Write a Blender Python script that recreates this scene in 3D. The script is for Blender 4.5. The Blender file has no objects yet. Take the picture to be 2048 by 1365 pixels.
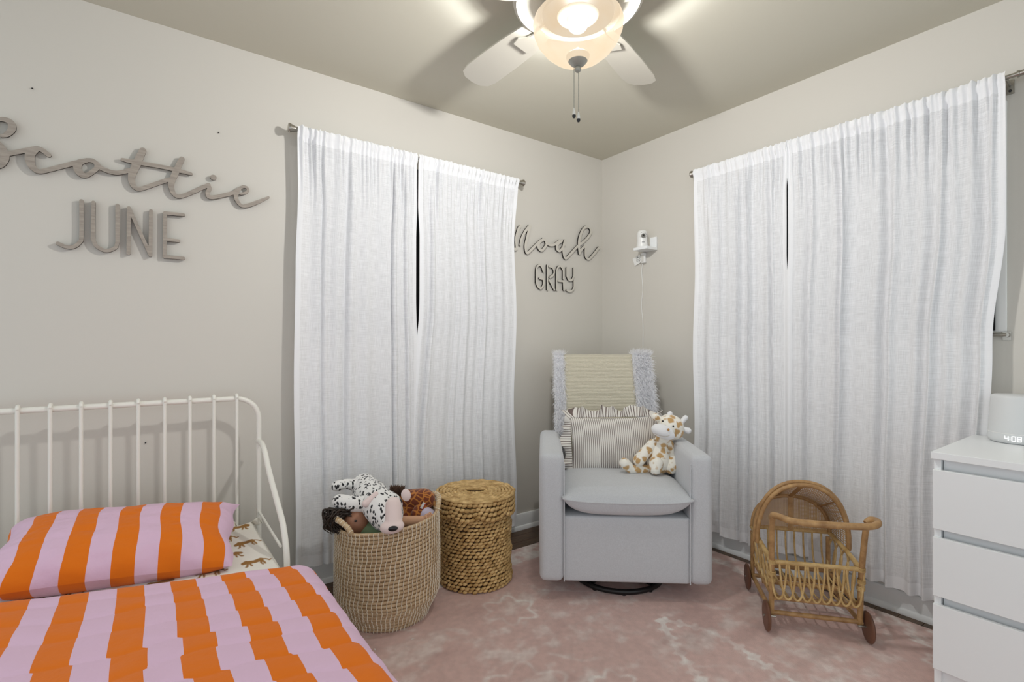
import bpy, math, random
import numpy as np
from mathutils import Vector, Matrix, Euler
random.seed(7); rng = np.random.RandomState(7)
PI = math.pi
scene = bpy.context.scene
col = scene.collection

# ---------------------------------------------------------------- camera
CAM = (-2.618, -2.493, 1.143)
FPX, CX, CY = 1010.0, 1024.0, 689.0
AZ = math.radians(53.7)
VD = (math.cos(AZ), math.sin(AZ)); RD = (VD[1], -VD[0])
cd = bpy.data.cameras.new('camera'); cam = bpy.data.objects.new('camera', cd); col.objects.link(cam)
cam.location = CAM; cam.rotation_euler = (PI/2, 0, AZ-PI/2)
cd.sensor_width = 36; cd.lens = 36*FPX/2048; cd.shift_y = 6.5/2048; cd.clip_start = .02
scene.camera = cam

# ---------------------------------------------------------------- light
scene.view_settings.view_transform = 'Standard'; scene.view_settings.look = 'None'
scene.view_settings.gamma = 1; scene.view_settings.use_curve_mapping = False
scene.view_settings.exposure = 0.08
world = bpy.data.worlds.new('world'); scene.world = world; world.use_nodes = True
bg = world.node_tree.nodes['Background']; bg.inputs[0].default_value = (.90, .965, 1.0, 1); bg.inputs[1].default_value = .93
FAN = (-1.405, -1.225)
l = bpy.data.lights.new('bulb_light', 'POINT'); l.energy = 200; l.shadow_soft_size = .038; l.color = (.955, .985, 1.0)
l.use_nodes = True; lt = l.node_tree; fo = lt.nodes.new('ShaderNodeLightFalloff'); fo.inputs['Strength'].default_value = 1; fo.inputs['Smooth'].default_value = .3
lt.links.new(fo.outputs['Quadratic'], lt.nodes['Emission'].inputs['Strength'])
o = bpy.data.objects.new('bulb_light', l); o.location = (FAN[0], FAN[1], 2.200); col.objects.link(o)

# ---------------------------------------------------------------- helpers
def lin(c): return tuple(((v/255)/12.92 if v/255 <= .04045 else ((v/255+.055)/1.055)**2.4) for v in c)
def ray(px, py):
    a = (px-CX)/FPX; b = (CY-py)/FPX
    return (VD[0]+a*RD[0], VD[1]+a*RD[1], b)
def W(px, py, d=None, **k):
    """world position of a measured point: d = distance along the view, or x= / y= / z= the plane it lies on"""
    r = ray(px, py)
    if d is None:
        i, val = [('xyz'.index(a), q) for a, q in k.items()][0]; d = (val-CAM[i])/r[i]
    return Vector((CAM[0]+d*r[0], CAM[1]+d*r[1], CAM[2]+d*r[2]))

def hsh(ix, iy, s): 
    n = (ix.astype(np.int64)*374761393 + iy.astype(np.int64)*668265263 + s*982451653) & 0x7fffffff
    n = ((n ^ (n >> 13))*1274126177) & 0x7fffffff
    return ((n ^ (n >> 16)) & 0xffff)/65535.0
def vn(x, y, s=0):
    x = np.asarray(x, float); y = np.asarray(y, float)
    ix = np.floor(x); iy = np.floor(y); fx = x-ix; fy = y-iy
    fx = fx*fx*(3-2*fx); fy = fy*fy*(3-2*fy)
    a = hsh(ix, iy, s); b = hsh(ix+1, iy, s); c = hsh(ix, iy+1, s); d = hsh(ix+1, iy+1, s)
    return (a*(1-fx)+b*fx)*(1-fy)+(c*(1-fx)+d*fx)*fy
def fbm(x, y, s=0, o=4):
    t = 0; a = .5; 
    for i in range(o): t = t+a*vn(x*2**i, y*2**i, s+i*17); a *= .5
    return t/(1-.5**o)
def sst(a, b, x):
    t = np.clip((x-a)/(b-a), 0, 1); return t*t*(3-2*t)

def catmull(pts, n=8, closed=False):
    P = [Vector(p) for p in pts]; out = []
    N = len(P); rngk = range(N) if closed else range(N-1)
    for i in rngk:
        p0 = P[(i-1) % N] if closed or i > 0 else P[0]*2-P[1]
        p1 = P[i]; p2 = P[(i+1) % N]
        p3 = P[(i+2) % N] if closed or i+2 < N else P[N-1]*2-P[N-2]
        for k in range(n):
            t = k/n
            out.append(.5*((2*p1)+(-p0+p2)*t+(2*p0-5*p1+4*p2-p3)*t*t+(-p0+3*p1-3*p2+p3)*t**3))
    if not closed: out.append(P[-1].copy())
    return out

class MB:
    def __init__(s): s.v = []; s.f = []; s.m = []; s.uv = {}
    def box(s, x0, x1, y0, y1, z0, z1, m=0, T=None):
        b = len(s.v)
        for z in (z0, z1):
            for (x, y) in ((x0, y0), (x1, y0), (x1, y1), (x0, y1)):
                p = Vector((x, y, z)); s.v.append(tuple(T @ p) if T else tuple(p))
        for f in ((3, 2, 1, 0), (4, 5, 6, 7), (0, 1, 5, 4), (1, 2, 6, 5), (2, 3, 7, 6), (3, 0, 4, 7)):
            s.f.append(tuple(b+i for i in f)); s.m.append(m)
        return s
    def tube(s, pts, r, n=10, closed=False, m=0, cap=True, flat=1.0):
        P = [Vector(p) for p in pts]; N = len(P)
        R = r if hasattr(r, '__len__') else [r]*N
        if len(R) != N: R = list(np.interp(np.linspace(0, 1, N), np.linspace(0, 1, len(R)), R))
        b = len(s.v); prev = None
        for i in range(N):
            if closed: t = P[(i+1) % N]-P[(i-1) % N]
            else: t = P[min(i+1, N-1)]-P[max(i-1, 0)]
            t = t.normalized() if t.length > 1e-9 else Vector((0, 0, 1))
            if prev is None:
                a = Vector((0, 0, 1)) if abs(t.z) < .9 else Vector((1, 0, 0)); u = a.cross(t).normalized()
            else:
                u = prev-t*prev.dot(t); u = u.normalized() if u.length > 1e-6 else prev
            prev = u; w = t.cross(u)
            for k in range(n):
                a = 2*PI*k/n; s.v.append(tuple(P[i]+u*(math.cos(a)*R[i])+w*(math.sin(a)*R[i]*flat)))
        for i in range(N if closed else N-1):
            j = (i+1) % N
            for k in range(n):
                k2 = (k+1) % n; s.f.append((b+i*n+k, b+i*n+k2, b+j*n+k2, b+j*n+k)); s.m.append(m)
        if cap and not closed:
            s.f.append(tuple(b+k for k in range(n))[::-1]); s.m.append(m)
            s.f.append(tuple(b+(N-1)*n+k for k in range(n))); s.m.append(m)
        return s
    def caps(s, a, b, r0, r1=None, n=12, m=0):          # rounded capsule
        r1 = r0 if r1 is None else r1; a = Vector(a); b = Vector(b); d = (b-a)
        if d.length < 1e-6: d = Vector((0, 0, 1e-4))
        t = d.normalized(); P = []; R = []
        for k in range(5):
            q = PI/2*(1-k/4); P.append(a-t*(r0*math.sin(q))); R.append(max(r0*math.cos(q), 1e-4))
        for k in range(5):
            q = PI/2*k/4; P.append(b+t*(r1*math.sin(q))); R.append(max(r1*math.cos(q), 1e-4))
        return s.tube(P, R, n, m=m)
    def ell(s, c, r, R=None, nu=20, nv=12, m=0):
        c = Vector(c); b = len(s.v)
        for j in range(nv+1):
            p = PI*j/nv
            for i in range(nu):
                a = 2*PI*i/nu; q = Vector((r[0]*math.sin(p)*math.cos(a), r[1]*math.sin(p)*math.sin(a), r[2]*math.cos(p)))
                if R: q = R @ q
                s.v.append(tuple(c+q))
        for j in range(nv):
            for i in range(nu):
                i2 = (i+1) % nu; s.f.append((b+j*nu+i, b+(j+1)*nu+i, b+(j+1)*nu+i2, b+j*nu+i2)); s.m.append(m)
        return s
    def lathe(s, prof, n=48, c=(0, 0, 0), m=0, fn=None):
        b = len(s.v)
        for (r, z) in prof:
            for k in range(n):
                a = 2*PI*k/n; rr = r*(fn(a, z) if fn else 1)
                s.v.append((c[0]+rr*math.cos(a), c[1]+rr*math.sin(a), c[2]+z))
        for j in range(len(prof)-1):
            for k in range(n):
                k2 = (k+1) % n; s.f.append((b+j*n+k, b+j*n+k2, b+(j+1)*n+k2, b+(j+1)*n+k)); s.m.append(m)
        return s
    def grid(s, A, U=None, m=0, mi=None):
        nu, nv = A.shape[:2]; b = len(s.v)
        s.v.extend(map(tuple, A.reshape(-1, 3).tolist()))
        if U is not None:
            for q, w in enumerate(U.reshape(-1, 2).tolist()): s.uv[b+q] = tuple(w)
        for i in range(nu-1):
            for j in range(nv-1):
                s.f.append((b+i*nv+j, b+(i+1)*nv+j, b+(i+1)*nv+j+1, b+i*nv+j+1)); s.m.append(int(mi[i, j]) if mi is not None else m)
        return s
    def build(s, name, mats, parent=None, bevel=0, ang=40, flat=False, colors=None, remesh=0, smooth=0, sub=0, solid=0):
        me = bpy.data.meshes.new(name); me.from_pydata(s.v, [], s.f)
        mats = mats if isinstance(mats, (list, tuple)) else [mats]
        for q in mats: me.materials.append(q)
        if len(mats) > 1: me.polygons.foreach_set('material_index', s.m)
        if s.uv:
            L = me.uv_layers.new(name='UVMap'); vi = np.empty(len(me.loops), int); me.loops.foreach_get('vertex_index', vi)
            a = np.array([s.uv.get(q, (0, 0)) for q in range(len(s.v))]); L.data.foreach_set('uv', a[vi].ravel())
        if colors is not None:
            ca = me.color_attributes.new('Col', 'FLOAT_COLOR', 'POINT'); ca.data.foreach_set('color', np.asarray(colors, float).ravel())
        if not flat:
            me.shade_smooth()
            if ang < 180: me.set_sharp_from_angle(angle=math.radians(ang))
        o = bpy.data.objects.new(name, me); col.objects.link(o)
        if parent: o.parent = parent
        if bevel:
            q = o.modifiers.new('bevel', 'BEVEL'); q.width = bevel; q.segments = 3; q.limit_method = 'ANGLE'; q.harden_normals = False
        if remesh:
            q = o.modifiers.new('remesh', 'REMESH'); q.mode = 'VOXEL'; q.voxel_size = remesh; q.use_smooth_shade = True
            if smooth: q = o.modifiers.new('smooth', 'SMOOTH'); q.iterations = smooth; q.factor = .6
        if sub: q = o.modifiers.new('sub', 'SUBSURF'); q.levels = sub; q.render_levels = sub
        if solid: q = o.modifiers.new('solid', 'SOLIDIFY'); q.thickness = solid; q.offset = 0
        return o

def tag(o, label=None, cat=None, group=None, kind=None):
    if label: o['label'] = label
    if cat: o['category'] = cat
    if group: o['group'] = group
    if kind: o['kind'] = kind
    return o
def thing(name, label, cat, loc=(0, 0, 0), rz=0, group=None):
    o = bpy.data.objects.new(name, None); col.objects.link(o); o.empty_display_size = .05
    o.location = loc; o.rotation_euler = (0, 0, rz); return tag(o, label, cat, group)
def struct(o): o['kind'] = 'structure'; return o
def shift(mb, loc):
    mb.v = [(a-loc[0], b-loc[1], c-loc[2]) for a, b, c in mb.v]; return mb

# ---------------------------------------------------------------- materials
class NT:
    def __init__(s, name):
        s.mat = bpy.data.materials.new(name); s.mat.use_nodes = True; s.t = s.mat.node_tree
        s.b = s.t.nodes['Principled BSDF']; s.out = s.t.nodes['Material Output']
    def n(s, typ, **k):
        q = s.t.nodes.new(typ)
        for a, b in k.items():
            if a.startswith('_'): q.inputs[a[1:].replace('_', ' ')].default_value = b
            else: setattr(q, a, b)
        return q
    def l(s, a, b): s.t.links.new(a, b)
    def coord(s, kind='Object', scale=(1, 1, 1), rot=(0, 0, 0)):
        c = s.n('ShaderNodeTexCoord'); m = s.n('ShaderNodeMapping'); m.inputs['Scale'].default_value = scale; m.inputs['Rotation'].default_value = rot
        s.l(c.outputs[kind], m.inputs[0]); return m.outputs[0]
    def noise(s, vec, scale, detail=3, rough=.5):
        q = s.n('ShaderNodeTexNoise'); q.inputs['Scale'].default_value = scale; q.inputs['Detail'].default_value = detail; q.inputs['Roughness'].default_value = rough
        s.l(vec, q.inputs['Vector']); return q.outputs['Fac']
    def ramp(s, fac, stops, interp='LINEAR'):
        q = s.n('ShaderNodeValToRGB'); q.color_ramp.interpolation = interp; e = q.color_ramp.elements
        e[0].position = stops[0][0]; e[0].color = (*stops[0][1], 1); e[1].position = stops[-1][0]; e[1].color = (*stops[-1][1], 1)
        for p, c in stops[1:-1]: z = e.new(p); z.color = (*c, 1)
        s.l(fac, q.inputs[0]); return q.outputs[0]
    def bump(s, h, strength=.3, dist=.002, prev=None):
        q = s.n('ShaderNodeBump'); q.inputs['Strength'].default_value = strength; q.inputs['Distance'].default_value = dist
        s.l(h, q.inputs['Height'])
        if prev: s.l(prev, q.inputs['Normal'])
        s.l(q.outputs[0], s.b.inputs['Normal']); return q.outputs[0]
def sc(c, k): return tuple(min(1, v*k) for v in c)
def mat(name, c, rough=.6, metal=0, var=0, vs=20, bs=0, bd=.001, bscale=60, stretch=(1, 1, 1), rot=(0, 0, 0), sheen=0, emit=0, spec=.5, rgb=False, coat=0):
    c = lin(c); q = NT(name); q.b.inputs['Base Color'].default_value = (*c, 1); q.b.inputs['Roughness'].default_value = rough; q.b.inputs['Metallic'].default_value = metal
    q.b.inputs['Specular IOR Level'].default_value = spec
    if coat: q.b.inputs['Coat Weight'].default_value = coat
    if sheen: q.b.inputs['Sheen Weight'].default_value = sheen
    if emit: q.b.inputs['Emission Color'].default_value = (*c, 1); q.b.inputs['Emission Strength'].default_value = emit
    if var or bs:
        v = q.coord('Object', stretch, rot)
        if var: q.l(q.ramp(q.noise(v, vs, 4), [(.3, sc(c, 1-var)), (.7, sc(c, 1+var))]), q.b.inputs['Base Color'])
        if bs: q.bump(q.noise(v, bscale, 3), bs, bd)
    return q.mat

WALLC = (210, 206, 198)
m_wall = mat('wall_paint', WALLC, .42, bs=.12, bd=.0006, bscale=220, spec=.35)
m_ceil = mat('ceiling_paint', (205, 201, 186), .55, bs=.1, bd=.0006, bscale=200, spec=.3)
m_white = mat('white_gloss_paint', (240, 242, 243), .3)
m_frame = mat('white_window_paint', (238, 238, 236), .35)
m_black = mat('blackout_cloth', (22, 22, 24), .9)
m_nickel = mat('brushed_nickel', (176, 172, 164), .28, 1)
m_metalw = mat('white_powder_coat', (236, 234, 226), .35)
m_fanw = mat('fan_white_enamel', (226, 226, 222), .35)
m_blade = mat('fan_blade_white', (206, 202, 190), .5)
m_cap = mat('satin_pewter', (168, 168, 160), .45, .3)
m_pl = mat('white_plastic', (236, 236, 234), .35)
m_dark = mat('black_plastic', (26, 26, 28), .35)
m_gum = mat('dark_gum', (20, 19, 20), .4)
m_led = mat('lit_digits', (255, 255, 255), .5, emit=.9)
m_pink = mat('blush_felt', (232, 212, 208), .9, sheen=.3, bs=.2, bd=.0006, bscale=400)
m_felt = mat('white_felt', (236, 236, 238), .9, sheen=.3, bs=.3, bd=.0008, bscale=300)

# wood floor
def wood(name, c0, c1, st, rough=.4, sc_=6):
    q = NT(name); v = q.coord('Object', st); f = q.noise(v, sc_, 6, .6)
    q.l(q.ramp(f, [(.3, lin(c0)), (.7, lin(c1))]), q.b.inputs['Base Color']); q.b.inputs['Roughness'].default_value = rough
    q.bump(f, .15, .001); return q.mat
m_floor = wood('dark_oak', (62, 44, 30), (104, 78, 54), (1.5, 22, 1))
m_floorbase = mat('floor_gap', (30, 22, 16), .8)
m_sign = wood('birch_ply', (140, 131, 122), (178, 168, 157), (3, 1, 26), .6, 4)
m_signedge = mat('laser_burnt_edge', (34, 29, 24), .8)
m_rattan = wood('rattan_cane', (148, 110, 68), (196, 156, 106), (4, 4, 4), .45, 7)
m_rattanl = wood('pale_rattan', (176, 140, 84), (220, 190, 134), (4, 4, 4), .45, 7)
m_cane = wood('cane_webbing', (176, 136, 88), (206, 172, 122), (4, 4, 4), .6, 10)
m_wheel = mat('stained_wood_wheel', (112, 76, 58), .45, var=.15, vs=14)
m_coil = wood('seagrass_coil', (176, 146, 110), (214, 188, 152), (8, 8, 30), .7, 5)
m_stitch = mat('white_plastic_stitch', (240, 230, 210), .5)
m_hyac = wood('water_hyacinth', (160, 122, 66), (236, 202, 142), (10, 10, 10), .6, 3)
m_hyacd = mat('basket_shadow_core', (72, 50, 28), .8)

# linen upholstery
def fabric(name, c, var=.08, s=500, sh=.2, bmp=.35):
    c = lin(c); q = NT(name); v = q.coord('Object', (1, 1, .25)); v2 = q.coord('Object', (.25, .25, 1))
    a = q.noise(v, s, 2); b = q.noise(v2, s, 2)
    mx = q.n('ShaderNodeMath', operation='ADD'); q.l(a, mx.inputs[0]); q.l(b, mx.inputs[1])
    h = q.n('ShaderNodeMath', operation='MULTIPLY'); q.l(mx.outputs[0], h.inputs[0]); h.inputs[1].default_value = .5
    q.l(q.ramp(h.outputs[0], [(.35, sc(c, 1-var)), (.65, sc(c, 1+var))]), q.b.inputs['Base Color'])
    q.b.inputs['Roughness'].default_value = .9; q.b.inputs['Sheen Weight'].default_value = sh; q.bump(h.outputs[0], bmp, .0008); return q.mat
m_linen = fabric('grey_linen', (200, 202, 206), .07, 620)
m_mattress = fabric('ivory_cotton', (232, 228, 216), .02)

# gauze curtain: woven slubs, lets light and dark through
def gauze(name, thin):
    q = NT(name); u = q.coord('UV')
    m1 = q.n('ShaderNodeMapping'); m1.inputs['Scale'].default_value = (520, 16, 1); q.l(u, m1.inputs[0])
    m2 = q.n('ShaderNodeMapping'); m2.inputs['Scale'].default_value = (16, 520, 1); q.l(u, m2.inputs[0])
    a = q.noise(m1.outputs[0], 1, 2, .6); b = q.noise(m2.outputs[0], 1, 2, .6)
    ad = q.n('ShaderNodeMath', operation='ADD'); q.l(a, ad.inputs[0]); q.l(b, ad.inputs[1])
    mr = q.n('ShaderNodeMapRange'); q.l(ad.outputs[0], mr.inputs['Value'])
    mr.inputs['From Min'].default_value = .8; mr.inputs['From Max'].default_value = 1.2
    mr.inputs['To Min'].default_value = thin*1.6; mr.inputs['To Max'].default_value = thin*.2
    q.b.inputs['Base Color'].default_value = (*lin((247, 248, 251)), 1); q.b.inputs['Roughness'].default_value = .95; q.b.inputs['Specular IOR Level'].default_value = .1
    q.bump(ad.outputs[0], .2, .0006)
    tr = q.n('ShaderNodeBsdfTranslucent'); tr.inputs[0].default_value = (*lin((247, 248, 251)), 1)
    tp = q.n('ShaderNodeBsdfTransparent')
    x1 = q.n('ShaderNodeMixShader'); x1.inputs[0].default_value = .07; q.l(q.b.outputs[0], x1.inputs[1]); q.l(tr.outputs[0], x1.inputs[2])
    x2 = q.n('ShaderNodeMixShader'); q.l(mr.outputs[0], x2.inputs[0]); q.l(x1.outputs[0], x2.inputs[1]); q.l(tp.outputs[0], x2.inputs[2])
    q.l(x2.outputs[0], q.out.inputs[0]); return q.mat
m_gauze = gauze('white_gauze', .14); m_gauze2 = gauze('white_gauze_double', .025)

def stripes(name, cA, cB, period, duty=.5, ang=0, rough=.85, bmp=.15, extra=0, wr=0):
    q = NT(name); u = q.coord('UV'); s = q.n('ShaderNodeSeparateXYZ'); q.l(u, s.inputs[0])
    d = q.n('ShaderNodeMath', operation='DIVIDE'); q.l(s.outputs[0], d.inputs[0]); d.inputs[1].default_value = period
    f = q.n('ShaderNodeMath', operation='FRACT'); q.l(d.outputs[0], f.inputs[0])
    c = q.n('ShaderNodeMath', operation='LESS_THAN'); q.l(f.outputs[0], c.inputs[0]); c.inputs[1].default_value = duty
    q.l(q.ramp(c.outputs[0], [(.0, lin(cB)), (1, lin(cA))]), q.b.inputs['Base Color'])
    q.b.inputs['Roughness'].default_value = rough; q.b.inputs['Sheen Weight'].default_value = .1; q.b.inputs['Specular IOR Level'].default_value = .2
    q.bump(q.noise(q.coord('Object', (1, 1, 1)), 14 if wr else 300, 4), bmp, .02 if wr else .0006); return q.mat
ORANGE = (226, 116, 20); PINK = (222, 188, 212)
m_duvet = stripes('orange_pink_cotton', ORANGE, PINK, .124, .5, bmp=.25, wr=1)
m_case = stripes('orange_pink_pillowcase', ORANGE, PINK, .132, .5, bmp=.35, wr=1)
m_tick = stripes('ticking_stripe', (112, 98, 94), (224, 220, 214), .0105, .30)
m_knit = None
q = NT('ribbed_knit'); u = q.coord('UV'); s_ = q.n('ShaderNodeSeparateXYZ'); q.l(u, s_.inputs[0])
wv = q.n('ShaderNodeMath', operation='MULTIPLY'); q.l(s_.outputs[1], wv.inputs[0]); wv.inputs[1].default_value = 2*PI/.0085
sn = q.n('ShaderNodeMath', operation='SINE'); q.l(wv.outputs[0], sn.inputs[0])
q.l(q.ramp(sn.outputs[0], [(.0, lin((184, 177, 158))), (.6, lin((208, 202, 184)))]), q.b.inputs['Base Color']); q.b.inputs['Roughness'].default_value = .95; q.b.inputs['Sheen Weight'].default_value = .3
q.bump(sn.outputs[0], .5, .002); m_knit = q.mat
q = NT('white_faux_fur'); q.b.inputs['Base Color'].default_value = (*lin((250, 250, 252)), 1); q.b.inputs['Roughness'].default_value = .8; q.b.inputs['Sheen Weight'].default_value = .4
tr = q.n('ShaderNodeBsdfTranslucent'); tr.inputs[0].default_value = (.98, .98, 1, 1); x1 = q.n('ShaderNodeMixShader'); x1.inputs[0].default_value = .5
q.l(q.b.outputs[0], x1.inputs[1]); q.l(tr.outputs[0], x1.inputs[2]); q.l(x1.outputs[0], q.out.inputs[0]); m_fur = q.mat

def vcol(name, rough=.9, bs=.3, bscale=300, bd=.002, sheen=.2):
    q = NT(name); a = q.n('ShaderNodeVertexColor', layer_name='Col'); q.l(a.outputs[0], q.b.inputs['Base Color'])
    q.b.inputs['Roughness'].default_value = rough; q.b.inputs['Sheen Weight'].default_value = sheen; q.b.inputs['Specular IOR Level'].default_value = .1
    q.bump(q.noise(q.coord('Object'), bscale, 3), bs, bd); return q.mat
m_rug = vcol('faded_rug', .95, .5, 260, .003); m_sheet = vcol('tiger_print_cotton', .85, .12, 40, .004)

def spots(name, base, spot, scale, th, stretch=(1, 1, 1), dist=.25, edge='F1', rough=.9, soft=.02, sheen=.3):
    q = NT(name); v = q.coord('Object', stretch)
    if dist:
        nz = q.n('ShaderNodeTexNoise'); nz.inputs['Scale'].default_value = scale*.8; q.l(v, nz.inputs['Vector'])
        mx = q.n('ShaderNodeMix', data_type='RGBA', blend_type='LINEAR_LIGHT'); mx.inputs[0].default_value = dist/scale
        q.l(v, mx.inputs[6]); q.l(nz.outputs['Color'], mx.inputs[7]); v = mx.outputs[2]
    vo = q.n('ShaderNodeTexVoronoi', feature=('DISTANCE_TO_EDGE' if edge == 'E' else 'F1')); vo.inputs['Scale'].default_value = scale; q.l(v, vo.inputs['Vector'])
    if edge == 'E': q.l(q.ramp(vo.outputs['Distance'], [(th, lin(base)), (th+soft, lin(spot))]), q.b.inputs['Base Color'])
    else: q.l(q.ramp(vo.outputs['Distance'], [(th, lin(spot)), (th+soft, lin(base))]), q.b.inputs['Base Color'])
    q.b.inputs['Roughness'].default_value = rough; q.b.inputs['Sheen Weight'].default_value = sheen
    q.bump(q.noise(q.coord('Object'), 350, 2), .35, .0015); return q.mat
m_giraffe = spots('cream_plush_tan_patches', (243, 239, 229), (196, 158, 106), 30, .38, dist=.6, soft=.16)
m_dal = spots('white_plush_black_dashes', (236, 234, 232), (30, 30, 34), 56, .36, (1.5, 1.1, .8), dist=.6, soft=.05)
m_brg = spots('russet_plush_patches', (186, 116, 46), (112, 48, 18), 36, .06, dist=.3, edge='E', soft=.06)
m_skin = mat('doll_vinyl', (206, 158, 124), .5); m_skind = mat('doll_vinyl_brown', (156, 108, 82), .5)
m_hair = mat('dark_brown_doll_hair', (48, 36, 28), .5, var=.3, vs=60, stretch=(1, 1, .2))
m_mane = mat('brown_mane', (92, 66, 52), .9); m_green = mat('sage_knit', (112, 130, 96), .9, bs=.3, bscale=300)
m_lilac = mat('lilac_plush', (212, 204, 226), .9, sheen=.4); m_blue = mat('pale_blue_plush', (190, 206, 238), .9, sheen=.4)
m_tan = mat('tan_plush', (190, 140, 84), .9); m_red = mat('red_print', (196, 70, 50), .6)
m_beige = mat('taupe_cloth', (170, 156, 140), .9)

# glowing alabaster bowl: light inside shines through it
q = NT('alabaster_glass'); v = q.coord('Object'); cl = q.ramp(q.noise(v, 9, 3), [(.3, lin((252, 226, 190))), (.7, lin((255, 238, 212)))])
tp = q.n('ShaderNodeBsdfTransparent'); tp.inputs[0].default_value = (.26, .25, .24, 1)
em = q.n('ShaderNodeEmission'); q.l(cl, em.inputs[0]); em.inputs[1].default_value = .74
ads = q.n('ShaderNodeAddShader'); q.l(tp.outputs[0], ads.inputs[0]); q.l(em.outputs[0], ads.inputs[1]); q.l(ads.outputs[0], q.out.inputs[0]); m_bowl = q.mat
m_bulb = mat('lit_bulb', (255, 250, 240), .5, emit=6)
q = NT('window_glass'); q.b.inputs['Transmission Weight'].default_value = 1; q.b.inputs['Roughness'].default_value = .02; q.b.inputs['IOR'].default_value = 1.1; m_glass = q.mat

# ================================================================ SETTING
XL, YB, H = -3.7, -3.7, 2.44
WL = (-1.98, -.84, 1.19, 2.06)      # window in left wall  (x0,x1,z0,z1)
WR = (-2.066, -.88, 1.19, 2.06)     # window in right wall (y0,y1,z0,z1)
a, b, z0, z1 = WL; mb = MB()
mb.box(XL, a, 0, .12, 0, H); mb.box(b, .12, 0, .12, 0, H); mb.box(a, b, 0, .12, 0, z0); mb.box(a, b, 0, .12, z1, H)
struct(mb.build('wall_left', m_wall, flat=True))
a, b, z0, z1 = WR; mb = MB()
mb.box(0, .12, YB, a, 0, H); mb.box(0, .12, b, 0, 0, H); mb.box(0, .12, a, b, 0, z0); mb.box(0, .12, a, b, z1, H)
struct(mb.build('wall_right', m_wall, flat=True))
struct(MB().box(XL, .12, YB, .12, H, H+.1).build('ceiling', m_ceil, flat=True))
floor = struct(MB().box(XL, .12, YB, .12, -.05, -.012).build('floor', m_floorbase, flat=True))
# floorboards, each one its own piece
k = 0; row = 0; y = -.0; pw = .083
protos = {}
while y > -3.3 and k < 280:
    x = 0.0 - random.uniform(0, .5) if row else 0
    x1 = 0.0
    while x1 > -3.3:
        L = random.choice((.5, .7, .9, 1.2)); x0 = x1-L
        key = L
        if key not in protos:
            protos[key] = MB().box(-L+.0008, -.0008, -pw+.0008, -.0008, -.012, 0).build('plank', m_floor, floor, bevel=.0012, flat=True); o = protos[key]
        else: o = protos[key].copy(); col.objects.link(o)
        o.location = (x1, y, 0); o.parent = floor; x1 = x0; k += 1
        if row == 0 and x1 == 0: break
    y -= pw; row += 1

def base_profile(mb, along, a, b):
    # tall flat board with a small quarter-round foot
    prof = [(0, 0), (.028, 0), (.028, .008), (.022, .02), (.014, .024), (.014, .082), (.010, .092), (0, .094)]
    bi = len(mb.v)
    for t in (a, b):
        for (o_, z) in prof: mb.v.append((t, -o_, z) if along == 'x' else (-o_, t, z))
    n = len(prof)
    for i in range(n-1):
        f = (bi+i, bi+i+1, bi+n+i+1, bi+n+i); mb.f.append(f if along == 'y' else f[::-1]); mb.m.append(0)
    mb.f.append(tuple(range(bi, bi+n))); mb.m.append(0); mb.f.append(tuple(range(bi+n, bi+2*n))[::-1]); mb.m.append(0)
    return mb
struct(base_profile(MB(), 'x', XL, 0).build('baseboard_left', m_white, ang=30))
struct(base_profile(MB(), 'y', YB, 0).build('baseboard_right', m_white, ang=30))

def window(name, along, a, b, z0, z1):
    def B(mb, s0, s1, o0, o1, q0, q1, m=0):
        return mb.box(s0, s1, o0, o1, q0, q1, m) if along == 'x' else mb.box(o0, o1, s0, s1, q0, q1, m)
    w = bpy.data.objects.new(name, None); col.objects.link(w); w['kind'] = 'structure'
    fr = MB(); t = .035
    B(fr, a, a+t, -.006, .1, z0, z1); B(fr, b-t, b, -.006, .1, z0, z1); B(fr, a+t, b-t, -.0055, .1, z0, z0+t); B(fr, a+t, b-t, -.0055, .1, z1-t, z1)
    fr.build('window_frame', m_frame, w, bevel=.003)
    mid = (a+b)/2
    for (s0, s1, o) in ((a+t, mid+.02, .05), (mid-.02, b-t, .075)):
        f = MB(); B(f, s0, s0+.03, o, o+.02, z0+t, z1-t); B(f, s1-.03, s1, o, o+.02, z0+t, z1-t); B(f, s0+.03, s1-.03, o+.0005, o+.02, z0+t, z0+t+.03); B(f, s0+.03, s1-.03, o+.0005, o+.02, z1-t-.03, z1-t)
        f = f.build('sash', m_frame, w, bevel=.002)
        g = MB(); B(g, s0+.03, s1-.03, o+.008, o+.012, z0+t+.03, z1-t-.03); g.build('pane', m_glass, f, flat=True)
    return w
window('window_1', 'x', *WL); window('window_2', 'y', *WR)

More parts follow.
